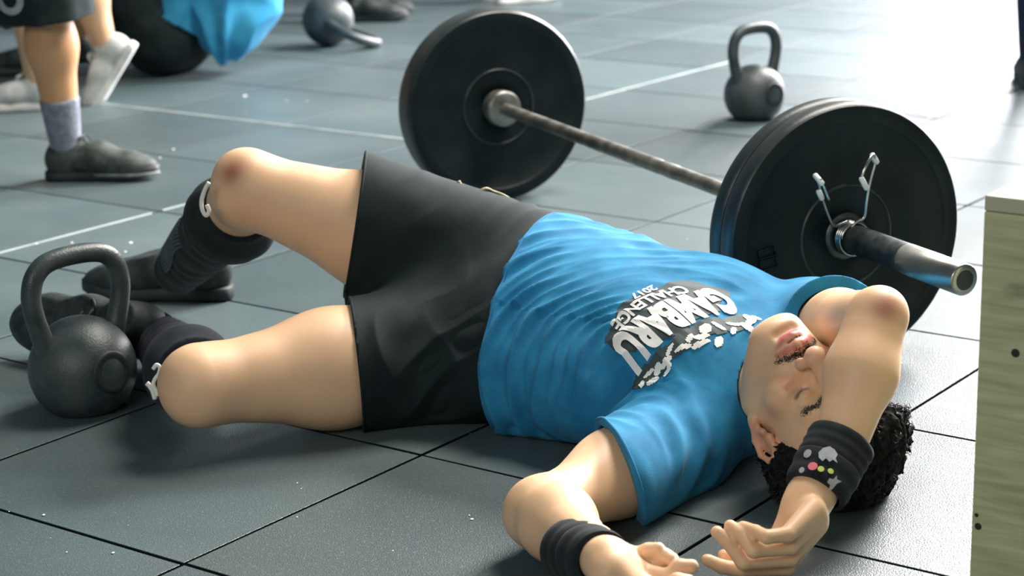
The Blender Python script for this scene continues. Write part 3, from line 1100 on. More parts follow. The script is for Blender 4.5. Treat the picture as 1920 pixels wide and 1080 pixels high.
# ---------------------------------------------------------------- t-shirt
shirt = Sdf()
g = .017
HEM = TB(.100)
HEMN = nrm(AX + SD * .22)
torso_prims(shirt, g, cut=[(HEM, HEMN)])
shirt.cone(TB(.09), TB(.20), .106 + .021, .096 + .016, .04, SD, 1.66)
shirt.plane(HEM, HEMN)
un = nrm(el_near - sh_near); uf = nrm(el_far - sh_far)
Ln = np.linalg.norm(el_near - sh_near); Lf = np.linalg.norm(el_far - sh_far)
hem_n = sh_near + un * Ln * .46
hemN = nrm(-CRt * .90 - CUp * .30 + CBk * .18)
hem_f = sh_far + uf * Lf * .37
shirt.cone(sh_near, sh_near + un * Ln * .58, .062 + g, .064 + g, .035, cut=[(hem_n, -hemN)])
shirt.cone(sh_far, sh_far + uf * Lf * .50, .060 + g, .060 + g, .035, cut=[(hem_f, -uf)])
# neck opening and hollow
nk = nrm(H(0, -.02, -.045) - TB(.47, 0, -.01))
shirt.sub(body_skin, .0025)
ndir = nrm(H(0, -.02, -.045) - TB(.50, 0, -.02))
NC = TB(.548, .0, .0) + ndir * .008
shirt.cone(TB(.50, 0, -.012), NC + ndir * .05, .068 + g, .066, .03, cut=[(NC + ndir * .012, -ndir)])
shirt.plane(V(0, 0, .0012), V(0, 0, 1))


def crease(ph, sharp=1.6):
    """rounded ridges with narrow valleys"""
    return np.abs(np.cos(ph)) ** sharp - .5


def fold_disp(v, N):
    r = v - A0
    t, s_, n_ = r @ AX, r @ SD, r @ NN
    L3 = np.stack([t, s_, n_], 1)
    w1 = vnoise(L3 * 4.5, 3) + .6 * vnoise(L3 * 7 + 5, 4); w2 = vnoise(L3 * 10, 5); w3 = vnoise(L3 * 6 + 9, 8)
    near = sstep(-s_, -.10, .10)
    gate1 = .12 + .88 * sstep(vnoise(L3 * V(10, 6, 6), 31), -.4, .35)
    gate2 = .10 + .90 * sstep(vnoise(L3 * V(9, 8, 8) + 4, 37), -.3, .4)
    # arcs that climb from the near flank and bend along the body on the high side
    sa = s_ - .5 * (n_ - .1) * (s_ < -.1)
    rho = np.sqrt((t - .46) ** 2 + ((sa + .24) * .92) ** 2)
    ph = rho * 74 + w1 * 2.9 + w2 * 1.3
    gt = sstep(.52 - t, 0, .14)
    d = .0165 * crease(ph, 1.1) * (.24 + .76 * near) * gt * gate1
    ph = rho * 125 + w3 * 4 + w2 * 2.2
    d += .0075 * crease(ph, 1.0) * (.15 + .85 * near) * gt * gate2
    ph3 = (t * .55 + s_ * .8) * 44 + w1 * 2.4
    d += .0045 * crease(ph3) * sstep(s_, -.02, .1) * np.exp(-((t - .20) / .12) ** 2) * gate1
    # arm pit and near shoulder
    q = v - TB(.42, -.15, .0)
    an = np.arctan2(q @ AX + .5 * (q @ SD), q @ NN) * 4.5 + w1 * 3.4 + w2 * 1.4
    d += .0120 * crease(an, 1.2) * np.exp(-(np.linalg.norm(q, axis=1) / .13) ** 2) * sstep(np.linalg.norm(q, axis=1), .01, .05) * gate2
    # near sleeve
    q = v - sh_near
    ts = q @ un
    sl = (np.linalg.norm(q - np.outer(ts, un), axis=1) < .1)
    d += .0080 * crease(ts * 40 + (q @ NN) * 34 + w1 * 3 + w2) * sstep(ts, -.05, .03) * sstep(Ln * .46 - ts, .0, .03) * sl * gate2
    # gathers from the shoulder to the collar and under the chin
    q = v - NC
    rr = np.linalg.norm(q, axis=1)
    d += .0085 * crease(rr * 60 + w1 * 3 + (q @ SD) * 18) * np.exp(-((rr - .12) / .06) ** 2) * sstep(-s_, -.10, .03) * gate2
    d += .0016 * w2 + .0008 * vnoise(L3 * 26, 41)
    calm = np.exp(-(((t - PT) / .075) ** 2 + ((s_ - PS) / .115) ** 2) ** 2)
    d = d * (1 - .8 * calm)
    edge = np.minimum(np.abs((v - hem_n) @ hemN) + (1 - sl), np.abs((v - HEM) @ HEMN))
    d *= .45 + .55 * sstep(edge, .0, .02)
    return np.maximum(d, -.0095) * sstep(v[:, 2], .002, .02)


PT, PS = .412, -.062
shirt_me = sdf_mesh('shirt', shirt, np.array([-.25, 2.35, -.01]), np.array([.75, 3.5, .42]), .0030, disp=fold_disp)
shirt_o = link('t_shirt', shirt_me, M['shirt'], man)
tag(shirt_o, 'blue cotton t-shirt')
SH_BVH = BVHTree.FromPolygons([tuple(p) for p in (np.array([v.co for v in shirt_me.vertices]) + np.array(man.location)).tolist()], [tuple(p.vertices) for p in shirt_me.polygons])
# hems and collar
def ring_on(c, axis, shape_r, rad, mat_, name, S=None, kS=1, n=64, bvh=None, parent=None, flat=.35):
    axis = nrm(axis)
    u = nrm(S - axis * (S @ axis)) if S is not None else nrm(np.cross(axis, V(.3, .2, 1)))
    v_ = np.cross(axis, u)
    pts = []
    for k in range(n):
        t = 2 * math.pi * k / n
        d = math.cos(t) * u + math.sin(t) * v_
        hit = bvh.ray_cast(Vector(c + d * .4), Vector(-d), .399) if bvh else (None,)
        p = np.array(hit[0]) if hit[0] is not None else c + d * shape_r
        if np.linalg.norm(p - c) > shape_r * 2.2: p = c + d * shape_r
        pts.append(p)
    P = np.array(pts)
    for _ in range(2): P = (np.roll(P, 1, 0) + P * 2 + np.roll(P, -1, 0)) / 4
    P[:, 2] = np.maximum(P[:, 2], .004)
    return link(name, mesh_from(name, *tube(list(P), rad, 8, closed=True)), mat_, parent)


M['shirt_trim'] = cloth_mat('blue_cotton_rib', (.012, .15, .32), (.02, .2, .40), 22)
ring_on(hem_n - hemN * .003, hemN, .078, .0028, M['shirt_trim'], 'sleeve_hem', bvh=SH_BVH, parent=man)
ring_on(HEM + HEMN * .004, HEMN, .18, .0022, M['shirt_trim'], 'shirt_hem', S=SD, bvh=SH_BVH, parent=man, n=96)
# collar: ring round the neck
cpts = []
cu_ = nrm(SD - ndir * (SD @ ndir)); cv_ = np.cross(ndir, cu_)
for k in range(72):
    t = 2 * math.pi * k / 72
    d = cu_ * math.cos(t) + cv_ * math.sin(t)
    c = NC + ndir * .006
    hit = SH_BVH.ray_cast(Vector(c + d * .2), Vector(-d), .199)
    p = np.array(hit[0]) if hit[0] is not None else c + d * .068
    rad_ = min(max((p - c) @ d, .058), .082)
    cpts.append(c + d * rad_)
P = np.array(cpts)
for _ in range(5): P = (np.roll(P, 1, 0) + P * 2 + np.roll(P, -1, 0)) / 4
P[:, 2] = np.maximum(P[:, 2], .010)
link('collar', mesh_from('collar', *tube(list(P), .0085, 10, closed=True, flat=.45, up=lambda q: q - NC)), M['shirt_trim'], man)

# ---------------------------------------------------------------- shorts
shorts = Sdf()
g = .013
shorts.cone(TB(-.04), TB(.08), .112 + g * .8, .108 + g * .7, .04, SD, 1.57)
shorts.cone(TB(.08), TB(.22), .1065 + .009, .096 + .007, .04, SD, 1.66, cut=[(TB(.17), -AX)])
ff = kn_far - hip_far; fn = kn_near - hip_near
hemF_c = W(664, 418, 3.20); hemN_c = W(668, 704, 2.98)
hemF_n = nrm(-CRt * .985 + CUp * .147 + CBk * .1); hemN_n = nrm(-CRt * .985 - CUp * .10 + CBk * .12)
tF = ((hemF_c - hip_far) @ nrm(ff)) / np.linalg.norm(ff); tN = ((hemN_c - hip_near) @ nrm(fn)) / np.linalg.norm(fn)
shorts.cone(hip_far, hip_far + ff * (tF + .2), .106 + g, .106 + g, .04, cut=[(hemF_c, -hemF_n)])
shorts.cone(hip_near, hip_near + fn * (tN + .2), .104 + g, .088 + g, .04, cut=[(hemN_c, -hemN_n)])
shorts.sub(body_skin, .003)
shorts.plane(V(0, 0, .0014), V(0, 0, 1))
crotch = (hip_far + hip_near) / 2 + nrm(ff + fn) * .09


def shorts_disp(v, N):
    w1 = vnoise(v * 5, 13); w2 = vnoise(v * 11, 15); w3 = vnoise(v * 7 + 3, 17)
    gate = sstep(w3, -.4, .5)
    # folds drawn from the crotch towards the far hip and the waistband
    q = v - crotch
    x, y = q @ CRt, q @ CUp
    r = np.linalg.norm(q, axis=1)
    ph = (y * .80 - x * .62) * 46 + w1 * 3.6 + w2
    d = .0190 * crease(ph, 1.0) * np.exp(-((r - .12) / .11) ** 2) * sstep(x, -.06, .03) * gate
    ph2 = (x * .95 + y * .25) * 44 + w1 * 3.2 + w2
    d += .0160 * crease(ph2, 1.0) * sstep(-y, -.02, .05) * np.exp(-(r / .22) ** 2) * (.3 + .7 * gate)
    q2 = v - TB(.09, .14, .05); r2 = np.linalg.norm(q2, axis=1)
    d += .0075 * crease((q2 @ AX) * 95 + (q2 @ SD) * 18 + w1 * 2) * np.exp(-(r2 / .11) ** 2)
    d += .0028 * w1 + .0016 * w2
    eF = np.abs((v - hemF_c) @ hemF_n); eN = np.abs((v - hemN_c) @ hemN_n)
    d *= .3 + .7 * sstep(np.minimum(eF, eN), 0, .03)
    return np.maximum(d, -.0078) * sstep(v[:, 2], .002, .02)


shorts_me = sdf_mesh('shorts', shorts, np.array([-.6, 2.6, -.01]), np.array([.35, 3.75, .50]), .0032, disp=shorts_disp)
shorts_o = link('shorts', shorts_me, M['shorts'], man)
tag(shorts_o, 'black gym shorts')
bpy.context.view_layer.update()
SO_BVH = BVHTree.FromPolygons([tuple(np.array(v.co) + np.array(man.location)) for v in shorts_me.vertices], [tuple(p.vertices) for p in shorts_me.polygons])
ring_on(hemF_c + hemF_n * -.002, hemF_n, .115, .0024, M['shorts'], 'shorts_hem', bvh=SO_BVH, parent=man)
ring_on(hemN_c + hemN_n * -.002, hemN_n, .110, .0024, M['shorts'], 'shorts_hem', bvh=SO_BVH, parent=man)
# tan piping along the far side
pp = []
for (x, y, d) in [(858, 330, 3.3), (882, 346, 3.3), (905, 352, 3.3), (925, 350, 3.32), (942, 356, 3.32), (960, 364, 3.34)]:
    pt, _, _, _ = SO_BVH.find_nearest(Vector(W(x, y + 16, d - .10)))
    pp.append(np.array(pt) + CBk * .002 + CUp * .002)
link('side_piping', mesh_from('side_piping', *tube(smooth_path(pp, 5), .0032, 6)), M['tan_trim'], man)

# ---------------------------------------------------------------- print on the shirt
def print_frame(u, v, lift=.0012):
    """u along the reading direction (towards his left), v towards the neck; metres from the print centre"""
    ca, sa = math.cos(-.40), math.sin(-.40)
    uu, vv = u * ca - v * sa, u * sa + v * ca
    base_ = TB(PT + vv, PS - uu, 0)
    hit = SH_BVH.ray_cast(Vector(base_ + NN * .35), Vector(-NN), .34)
    p = np.array(hit[0]) if hit[0] is not None else base_ + NN * .13
    return p + NN * lift


def stick(name, verts2d, faces, m, lift):
    vs = [print_frame(x, y, lift) for x, y in verts2d]
    return link(name, mesh_from(name, vs, faces, False), m, man)


def text_mesh(txt, size, offset, squeeze=1.0, spacing=1.0, cuts=3):
    cu = bpy.data.curves.new('text', 'FONT')
    cu.body = txt; cu.size = size; cu.offset = offset; cu.align_x = 'CENTER'; cu.align_y = 'CENTER'; cu.space_character = spacing
    cu.resolution_u = 4
    o = bpy.data.objects.new('text', cu); COL.objects.link(o)
    dg = bpy.context.evaluated_depsgraph_get(); dg.update()
    me = bpy.data.meshes.new_from_object(o.evaluated_get(dg))
    bpy.data.objects.remove(o)
    bm = bmesh.new(); bm.from_mesh(me)
    bmesh.ops.triangulate(bm, faces=list(bm.faces))
    for _ in range(3):
        es = [e for e in bm.edges if e.calc_length() > .007]
        if not es: break
        bmesh.ops.subdivide_edges(bm, edges=es, cuts=1)
        bmesh.ops.triangulate(bm, faces=[f for f in bm.faces if len(f.verts) > 3])
    v = [(a.co.x, a.co.y * squeeze) for a in bm.verts]
    bm.verts.ensure_lookup_table()
    f = [tuple(x.index for x in fc.verts) for fc in bm.faces]
    bm.free()
    return v, f


def grid_patch(inside, x0, x1, y0, y1, st=.0028):
    nx, ny = int((x1 - x0) / st), int((y1 - y0) / st)
    idx, vs, fs = {}, [], []
    def vid(i, j):
        if (i, j) not in idx:
            idx[(i, j)] = len(vs); vs.append((x0 + i * st, y0 + j * st))
        return idx[(i, j)]
    for i in range(nx):
        for j in range(ny):
            if inside(x0 + (i + .5) * st, y0 + (j + .5) * st): fs.append((vid(i, j), vid(i + 1, j), vid(i + 1, j + 1), vid(i, j + 1)))
    return vs, fs


def blob(x, y):
    a = (x / .100) ** 2 + ((y + .014) / .056) ** 2 + .25 * math.sin(x * 70) * math.cos(y * 60)
    return a < 1.0


stick('print_ground', *grid_patch(blob, -.13, .13, -.065, .07), M['dark_print'], .0012)
v2, f2 = text_mesh('GAMBARU', .062, .0034, squeeze=1.32, spacing=1.02)
mx_ = max(abs(a[0]) for a in v2)
sx_ = .098 / mx_
stick('print_word', [(a * sx_, b + .006 + .000) for a, b in v2], f2, M['white_print'], .0026)
v2, f2 = text_mesh('CHALLENGE', .030, .0010, squeeze=1.1, spacing=.95)
mx_ = max(abs(a[0]) for a in v2)
stick('print_word', [(a * .066 / mx_ + .008, b - .043 + .10 * a * a / mx_) for a, b in v2], f2, M['white_print'], .0026)
v2, f2 = text_mesh('2017', .022, .0006, squeeze=1.0, spacing=.95)
stick('print_number', [(a - .004, b - .066) for a, b in v2], f2, M['white_print'], .0026)


def blobs(lst):
    def f(x, y):
        for (cx, cy, rx, ry, an) in lst:
            c_, s_ = math.cos(an), math.sin(an)
            dx, dy = x - cx, y - cy
            X, Y = dx * c_ + dy * s_, -dx * s_ + dy * c_
            if (X / rx) ** 2 + (Y / ry) ** 2 < 1: return True
        return False
    return f


# loose dark and white brush shapes above the word
dk = [(-.075, .060, .030, .016, .1), (-.03, .056, .034, .014, -.1), (.02, .058, .034, .013, .1), (.07, .056, .034, .012, 0), (.095, .050, .02, .012, 0)]
stick('print_ground', *grid_patch(blobs(dk), -.13, .14, .03, .09, .0024), M['dark_print'], .0018)
wh = [(-.092, .066, .013, .006, .4), (-.078, .074, .006, .012, .2), (-.066, .062, .012, .0035, -.5), (-.055, .072, .008, .004, .6), (-.094, .055, .005, .008, 0), (-.104, .062, .003, .009, .3),
      (-.040, .060, .004, .010, .7), (-.018, .058, .010, .008, .2), (-.004, .066, .012, .0045, -.3), (.012, .060, .009, .004, .4), (.004, .074, .016, .004, -.1), (-.022, .080, .010, .005, .5),
      (.030, .066, .014, .0035, -.2), (.046, .056, .010, .003, .3), (.060, .064, .010, .0045, 0), (.075, .060, .008, .005, .5), (.090, .066, .010, .004, -.3), (.066, .073, .010, .003, .2), (.086, .052, .009, .003, -.2), (.103, .056, .006, .004, .4)]
stick('print_shape', *grid_patch(blobs(wh), -.13, .14, .03, .095, .0017), M['white_print'], .0026)

# ---------------------------------------------------------------- hair, moustache, eyebrows
skull = headg


def hair_region(P):
    h = (P - HC) @ HR / HS
    x, y, z = np.abs(h[:, 0]), h[:, 1], h[:, 2]
    # hairline: above forehead, in front of the ear as a sideburn, nape
    line = np.where(y > .0, .066 + .06 * (y - .06), .066)
    side = (z - (.020 + (y - .012) * 1.5))                       # side of head
    top = (z - (.074 - .25 * np.maximum(x - .03, 0)))            # forehead
    front = np.where(y > .045, top, np.minimum(side, .05))
    back = np.where(y < -.018, z + .062, front)
    burn = -1
    back = np.where(y < -.018, np.minimum(z + .024, .05), front)
    r = np.maximum(np.where(y < -.018, back, front), burn)
    ear_ = .034 - np.sqrt((y + .010) ** 2 + (z - .004) ** 2)
    r = np.where(x > .055, np.minimum(r, -ear_ * 1.0), r)
    return r + vnoise(h * 160, 3) * .003


def make_hair():
    s = Sdf()
    def f(P, band=.035):
        h = (P - HC) @ HR / HS
        d = skull(P, band + .03)
        reg = hair_region(P)
        thick = np.minimum(.008 + .022 * sstep(h[:, 2], .03, .11) + .008 * sstep(-h[:, 1], .02, .08), .002 + np.maximum(reg, 0) * .7)
        n = np.abs(vnoise(h * 75, 1)) * .010 + np.abs(vnoise(h * 170, 2)) * .005
        e = d - thick - n
        e = np.maximum(e, -reg * .8)
        return np.maximum(e, -(P[:, 2] - .001))
    me = sdf_mesh('hair', f, HC - .19, HC + .19, .0022, extra=.012)
    return me


hair_me = make_hair()
hair_o = link('hair', hair_me, M['hair'], man)
tag(hair_o, 'short thick curly black hair')
# curl strands breaking the outline
hv = np.array([v.co for v in hair_me.vertices]) + np.array(man.location)
hN = np.array([v.normal for v in hair_me.vertices])
hh = (hv - HC) @ HR / HS
out = nrm(V(0, -.2, .6))
ok = np.where((hh[:, 2] > .03) & (hv[:, 2] > .01) & (np.einsum('ij,ij->i', hN, (hv - HC)) > .0))[0]
parts = []
for i in rng.choice(ok, 2600):
    p, n_ = hv[i], hN[i]
    a = nrm(np.cross(n_, rng.normal(size=3))); b_ = np.cross(n_, a)
    r = rng.uniform(.002, .0045); L = rng.uniform(.004, .011)
    ph = rng.uniform(0, 6)
    pts = [p + n_ * (L * k / 4 - .001) + r * ((math.cos(ph + k * 1.3) - math.cos(ph)) * a + (math.sin(ph + k * 1.3) - math.sin(ph)) * b_) for k in range(5)]
    if min(q[2] for q in pts) < .001: continue
    parts.append(tube(pts, [.0006, .0006, .0005, .0004, .0002], 3, cap=False))
hs = link('hair_curls', mesh_from('hair_curls', *join(parts)), M['hair_tip'], man)
tag(hs, kind='stuff')


def hair_patch(name, chain, rad, thick, seed, dens=900):
    """fine hairs lying on the skin along a chain (head coordinates)"""
    parts = []
    for _ in range(dens):
        k = rng.integers(0, len(chain) - 1); t = rng.random()
        c = np.array(chain[k]) * (1 - t) + np.array(chain[k + 1]) * t
        q = c + rng.normal(size=3) * rad * V(.8, 0, 1) * .6
        o = H(q[0], .16, q[2]); d = -hn
        hit = BODY_BVH.ray_cast(Vector(o), Vector(d), .2)
        if hit[0] is None: continue
        p, n_ = np.array(hit[0]), np.array(hit[1])
        sx = 1 if q[0] > 0 else -1
        dr = nrm(HR @ V(sx * 1.0, 0, -.5 if name == 'moustache' else .15) + rng.normal(size=3) * .25)
        dr = nrm(dr - n_ * (dr @ n_) + n_ * .18)
        L = rng.uniform(.004, .008)
        parts.append(tube([p, p + dr * L * .5 + n_ * .0006, p + dr * L], [.0006, .0005, .0002], 3, cap=False))
    o = link(name, mesh_from(name, *join(parts)), M['hair_tip'], man)
    tag(o, kind='stuff')
    return o


bv_ = np.empty(len(body_me.vertices) * 3, np.float32); body_me.vertices.foreach_get('co', bv_)
bv_ = bv_.reshape(-1, 3) + np.array(man.location)
hmask = np.linalg.norm(bv_ - HC, axis=1) < .17
hmask[hmask] = (np.abs(headg(bv_[hmask])) < .004) & ((bv_[hmask] - HC) @ hn > .03)
bq = np.empty(len(body_me.polygons) * 4, np.int32); body_me.polygons.foreach_get('vertices', bq); bq = bq.reshape(-1, 4)
bqh = bq[hmask[bq].all(axis=1)]
BODY_BVH = BVHTree.FromPolygons(bv_.tolist(), bqh.tolist())
hair_patch('moustache', [(-.036, .09, -.054), (-.020, .1, -.0450), (-.004, .1, -.0425), (.004, .1, -.0425), (.020, .1, -.0450), (.036, .09, -.054)], .0042, .002, 1, 1500)
hair_patch('eyebrow', [(.014, .09, .027), (.034, .09, .033), (.050, .08, .027)], .0040, .002, 2, 900)
hair_patch('eyebrow', [(-.014, .09, .027), (-.034, .09, .033), (-.050, .08, .027)], .0045, .002, 3, 700)

# ---------------------------------------------------------------- wristbands
def band(name, c0, c1, r0, r1, m, label=None, ell=1.12, S=None, folds=3, z=.0012):
    ax = nrm(c1 - c0); L = np.linalg.norm(c1 - c0)
    u = nrm(np.cross(ax, V(.1, .2, 1))) if S is None else nrm(S - ax * (S @ ax))
    v_ = np.cross(ax, u)
    prof = [(-.001, r0 - .006), (0, r0 - .001)]
    for k in range(13):
        t = k / 12
        prof.append((L * t, r0 + (r1 - r0) * t + .0013 * math.sin(t * math.pi * folds) ** 2))
    prof += [(L, r1 - .001), (L + .001, r1 - .006)]
    vs, fs = lathe(prof, (u * ell, v_, ax), c0, 48)
    vs = [V(p[0], p[1], max(p[2], z)) for p in vs]
    o = link(name, mesh_from(name, vs, fs), m, man)
    if label: tag(o, label)
    return o


wax = nrm(hw - el_far)
fb0 = el_far + (wr_far - el_far) * .84; fb1 = wr_far + (hw - wr_far) * .75
bm_ = (fb0 + fb1) / 2 + nrm(fb1 - fb0) * .004
bf_far = band('wristband', fb0, bm_, .0400, .0385, M['black_cloth'], 'black wristband with white leaf shapes and red and yellow dots', 1.10, S=CRt)
bf_far2 = band('wristband_cuff', bm_ + nrm(fb1 - fb0) * -.002, fb1 + nrm(fb1 - fb0) * .006, .0395, .0365, M['black_cloth'], None, 1.10, S=CRt, folds=2)


def band_decal(px, py, pts, m, size, ang):
    """small printed shape lying on the band at the spot seen at px,py"""
    o = V(0, 0, 1); d = nrm(W(px, py, 1.0) - o)
    best = None
    for ob in (bf_far, bf_far2):
        mw = ob.matrix_world
        bpy.context.view_layer.update()
        inv = ob.matrix_world.inverted()
        hit = ob.ray_cast(inv @ Vector(o), (inv.to_3x3() @ Vector(d)).normalized())
        if hit[0]:
            p = ob.matrix_world @ hit[1]; n_ = ob.matrix_world.to_3x3() @ hit[2]
            dist = (p - Vector(o)).length
            if best is None or dist < best[0]: best = (dist, np.array(p), np.array(n_), ob)
    if best is None: return
    _, p, n_, ob = best
    if n_ @ d > 0: n_ = -n_
    u = nrm(CRt - n_ * (CRt @ n_)); v_ = np.cross(n_, u)
    c_, s_ = math.cos(ang), math.sin(ang)
    vs = [p + n_ * .0016] + [p + n_ * .0012 + size * ((x * c_ - y * s_) * u + (x * s_ + y * c_) * v_) for x, y in pts]
    k = len(pts)
    me = mesh_from('band_print', vs, [(0, 1 + i, 1 + (i + 1) % k) for i in range(k)])
    link('band_print', me, m, ob)


circ = [(math.cos(t * math.pi / 6), math.sin(t * math.pi / 6)) for t in range(12)]
leaf = [(1, -.7), (.75, -.2), (.9, .3), (.55, .8), (0, 1.1), (-.6, .8), (-1, .2), (-.9, -.4), (-.5, -.75), (-.2, -.35), (.2, -.7), (.5, -.4)]
star = [(.9, .4), (.3, .5), (.1, 1.3), (-.3, .9), (-.5, -.2), (-1.0, -.9), (-.2, -.8), (.1, -1.3), (.3, -.5), (.9, -.3)]
band_decal(1553, 855, leaf, M['grey_print'], .0125, -.2)
band_decal(1515, 851, circ, M['grey_print'], .006, .3)
band_decal(1524, 875, circ, M['pink_print'], .0062, 0)
band_decal(1539, 880, circ, M['lime_print'], .0042, 0)
band_decal(1557, 884, circ, M['lime_print'], .0040, 0)
band_decal(1523, 902, star, M['grey_print'], .0125, -.5)
band_decal(1562, 906, star, M['grey_print'], .0085, 2.6)
band_decal(1504, 882, circ, M['grey_print'], .004, 0)

nb0 = W(1072, 1032, 2.262); nb1 = W(1130, 1052, 2.17)
bn = band('wristband', nb0, (nb0 + nb1) / 2, .0390, .0385, M['black_cloth'], 'plain black cloth wristband', 1.06, folds=2)
band('wristband_cuff', (nb0 + nb1) / 2, nb1, .0385, .0350, M['black_cloth'], None, 1.06, folds=2)
tl = smooth_path([W(1122, 994, 2.225), W(1105, 991, 2.225), W(1092, 989, 2.23), W(1080, 987, 2.235)], 4)
link('wristband_tail', mesh_from('wristband_tail', *tube(tl, [.005, .006, .006, .005, .005, .005, .004, .004, .004, .003, .003, .003, .002], 6, flat=.35, up=(0, 0, 1))), M['black_cloth'], man)

# ---------------------------------------------------------------- shin sleeves and socks
def shin(name, kn, an, t0, t1, m, g=.005, label=None, disp=None, extra=None, rk=(.057, .060, .040)):
    f = an - kn
    s = Sdf()
    s.cone(kn + f * max(0, t0 - .25), kn + f * .32, rk[0] + g, rk[1] + g, .03, cut=[(kn + f * t0, nrm(f))])
    s.cone(kn + f * .32, kn + f * t1, rk[1] + g, rk[2] + g, .03)
    if extra: extra(s)
    s.plane(V(0, 0, .001), V(0, 0, 1))
    P = np.array([kn, an])
    def d_(v, N):
        t = (v - kn) @ nrm(f)
        w_ = vnoise(v * 18, 21)
        return .0012 * np.sin(t * 120 + w_ * 3.5) * sstep(t, .12, .2) * sstep(v[:, 2], .002, .02)
    me = sdf_mesh(name, s, P.min(0) - .13, P.max(0) + .13, .004, disp=disp or d_)
    o = link(name, me, m, man)
    if label: tag(o, label)
    return o


shin('long_sock', kn_far, an_far, .17, 1.0, M['black_cloth'], extra=lambda s: s.ball(cf + V(.025, 0, -.015), .053, .04))
shin('long_sock', kn_near, an_near, .14, 1.0, M['navy_cloth'])
# ribbed grey front of the far sock
nrib = []
fl = an_far - kn_far
for k in range(9):
    a0 = -.5 + k * .11
    pts = []
    for j in range(7):
        t = .52 + j * .055
        c = kn_far + fl * t; ax = nrm(fl)
        u = nrm(-CRt * .75 + CUp * .15 + CBk * .6); u = nrm(u - ax * (u @ ax)); v_ = np.cross(ax, u)
        r = .064 - .018 * (t - .3) / .7 + .001
        aa = a0 + .12 * math.sin(j * .9)
        pts.append(c + r * (math.cos(aa) * u + math.sin(aa) * v_))
    nrib.append(tube(smooth_path(pts, 3), .0030, 6))
link('ribbed_panel', mesh_from('ribbed_panel', *join(nrib)), M['rib'], man)


def wave_mark(pix, d, rad, name='sock_mark'):
    pts = [W(x, y, d if np.isscalar(d) else d[i]) for i, (x, y) in enumerate(pix)]
    link(name, mesh_from(name, *tube(smooth_path(pts, 5), rad, 6)), M['white_print'], man)


wave_mark([(392, 342), (384, 356), (378, 375), (379, 392), (386, 404), (392, 396), (388, 384)], 3.13, .0035)
wave_mark([(287, 692), (294, 684), (300, 690), (297, 702), (290, 712), (288, 722), (293, 732), (296, 742)], 2.86, .0032)
wave_mark([(275, 718), (281, 724), (287, 734), (291, 748)], 2.86, .0042)


def shoe(root, heel, toe, upv, L, m_up, m_sole, laces=True, gloss=None, width=.5, high=.105, vox=.0035, sole_h=.022, foxing=None):
    """shoe built in its own frame: heel and toe on the sole plane, upv away from the sole"""
    X = nrm(toe - heel); Z = nrm(upv - X * (upv @ X)); Y = np.cross(Z, X)
    k = L / .29
    def S_(x, y, z): return heel + (X * x + Y * y + Z * z) * k
    R = np.stack([X, Y, Z], 1)
    up = Sdf()
    up.ell(S_(.045, 0, .050), np.array((.046, .034, .050)) * k, R, .02)
    up.cone(S_(.05, 0, .055), S_(.14, .0, .058), .036 * k, .036 * k, .02 * k)
    up.cone(S_(.14, 0, .052), S_(.21, 0, .036), .036 * k, .033 * k, .03 * k, Y, 1.15)
    up.ell(S_(.225, 0, .033), np.array((.060, .043, .028)) * k, R, .03 * k)
    up.cone(S_(.055, 0, .07), S_(.070, 0, high), .033 * k, .032 * k, .02 * k)
    up.plane(S_(0, 0, .014), Z)
    up.plane(S_(.07, 0, high), -nrm(Z + X * .25))
    P = np.array([S_(0, 0, 0), S_(.29, 0, 0), S_(.06, 0, .12), S_(.1, .05, .0), S_(.1, -.05, 0)])
    link('shoe_upper', sdf_mesh('shoe_upper', up, P.min(0) - .04, P.max(0) + .04, vox), m_up, root)
    # sole: outline extruded
    out = [(-.003, 0), (.004, .024), (.03, .033), (.08, .032), (.13, .033), (.18, .044), (.225, .047), (.262, .038), (.284, .018), (.290, 0), (.284, -.02), (.262, -.038), (.225, -.046), (.18, -.042), (.13, -.031), (.08, -.031), (.03, -.033), (.004, -.024)]
    ring = smooth_path([(x, y, 0) for x, y in out] + [(out[0][0], out[0][1], 0)], 4)[:-1]
    n = len(ring)
    vs, fs = [], []
    lay = [(.92, 0), (.99, .003), (1.0, .010), (.985, sole_h), (.90, sole_h + .003)]
    for sc_, z in lay:
        for p in ring:
            toe_up = .012 * sstep(p[0], .2, .29)
            vs.append(S_(.143 + (p[0] - .143) * (1 - (1 - sc_) * .3), p[1] * sc_, z + toe_up))
    for a in range(len(lay) - 1):
        for i in range(n):
            j = (i + 1) % n
            fs.append((a * n + i, a * n + j, (a + 1) * n + j, (a + 1) * n + i))
    fs.append(tuple(range(n))[::-1]); fs.append(tuple((len(lay) - 1) * n + i for i in range(n)))
    link('shoe_sole', mesh_from('shoe_sole', vs, fs), m_sole, root)
    if foxing is not None:
        pts = [S_(p[0], p[1] * 1.0, sole_h * .75) for p in ring[int(n * .52):int(n * .80)]]
        link('sole_stripe', mesh_from('sole_stripe', *tube(pts, .0045 * k, 6)), foxing, root)
    if laces:
        parts = []
        for i in range(5):
            x = .115 + i * .02; z = .092 - i * .009
            parts.append(tube(smooth_path([S_(x, -.024, z - .010), S_(x + .004, 0, z + .003), S_(x, .024, z - .010)], 4), .0028 * k, 6))
        for s_ in (-1, 1):
            parts.append(tube(smooth_path([S_(.108, 0, .098), S_(.100, s_ * .014, .112), S_(.112, s_ * .026, .106), S_(.118, s_ * .02, .094)], 4), .0022 * k, 6))
        link('laces', mesh_from('laces', *join(parts)), m_sole, root)
    if gloss is not None:
        hc = Sdf().ell(S_(.040, 0, .045), np.array((.0475, .0365, .040)) * k, R, .01)
        hc.plane(S_(.055, 0, 0), -X); hc.plane(S_(0, 0, .02), Z)
        hc.plane(S_(.0, 0, .072), -Z)
        link('heel_cup', sdf_mesh('heel_cup', hc, P.min(0) - .04, P.max(0) + .04, vox), gloss, root)


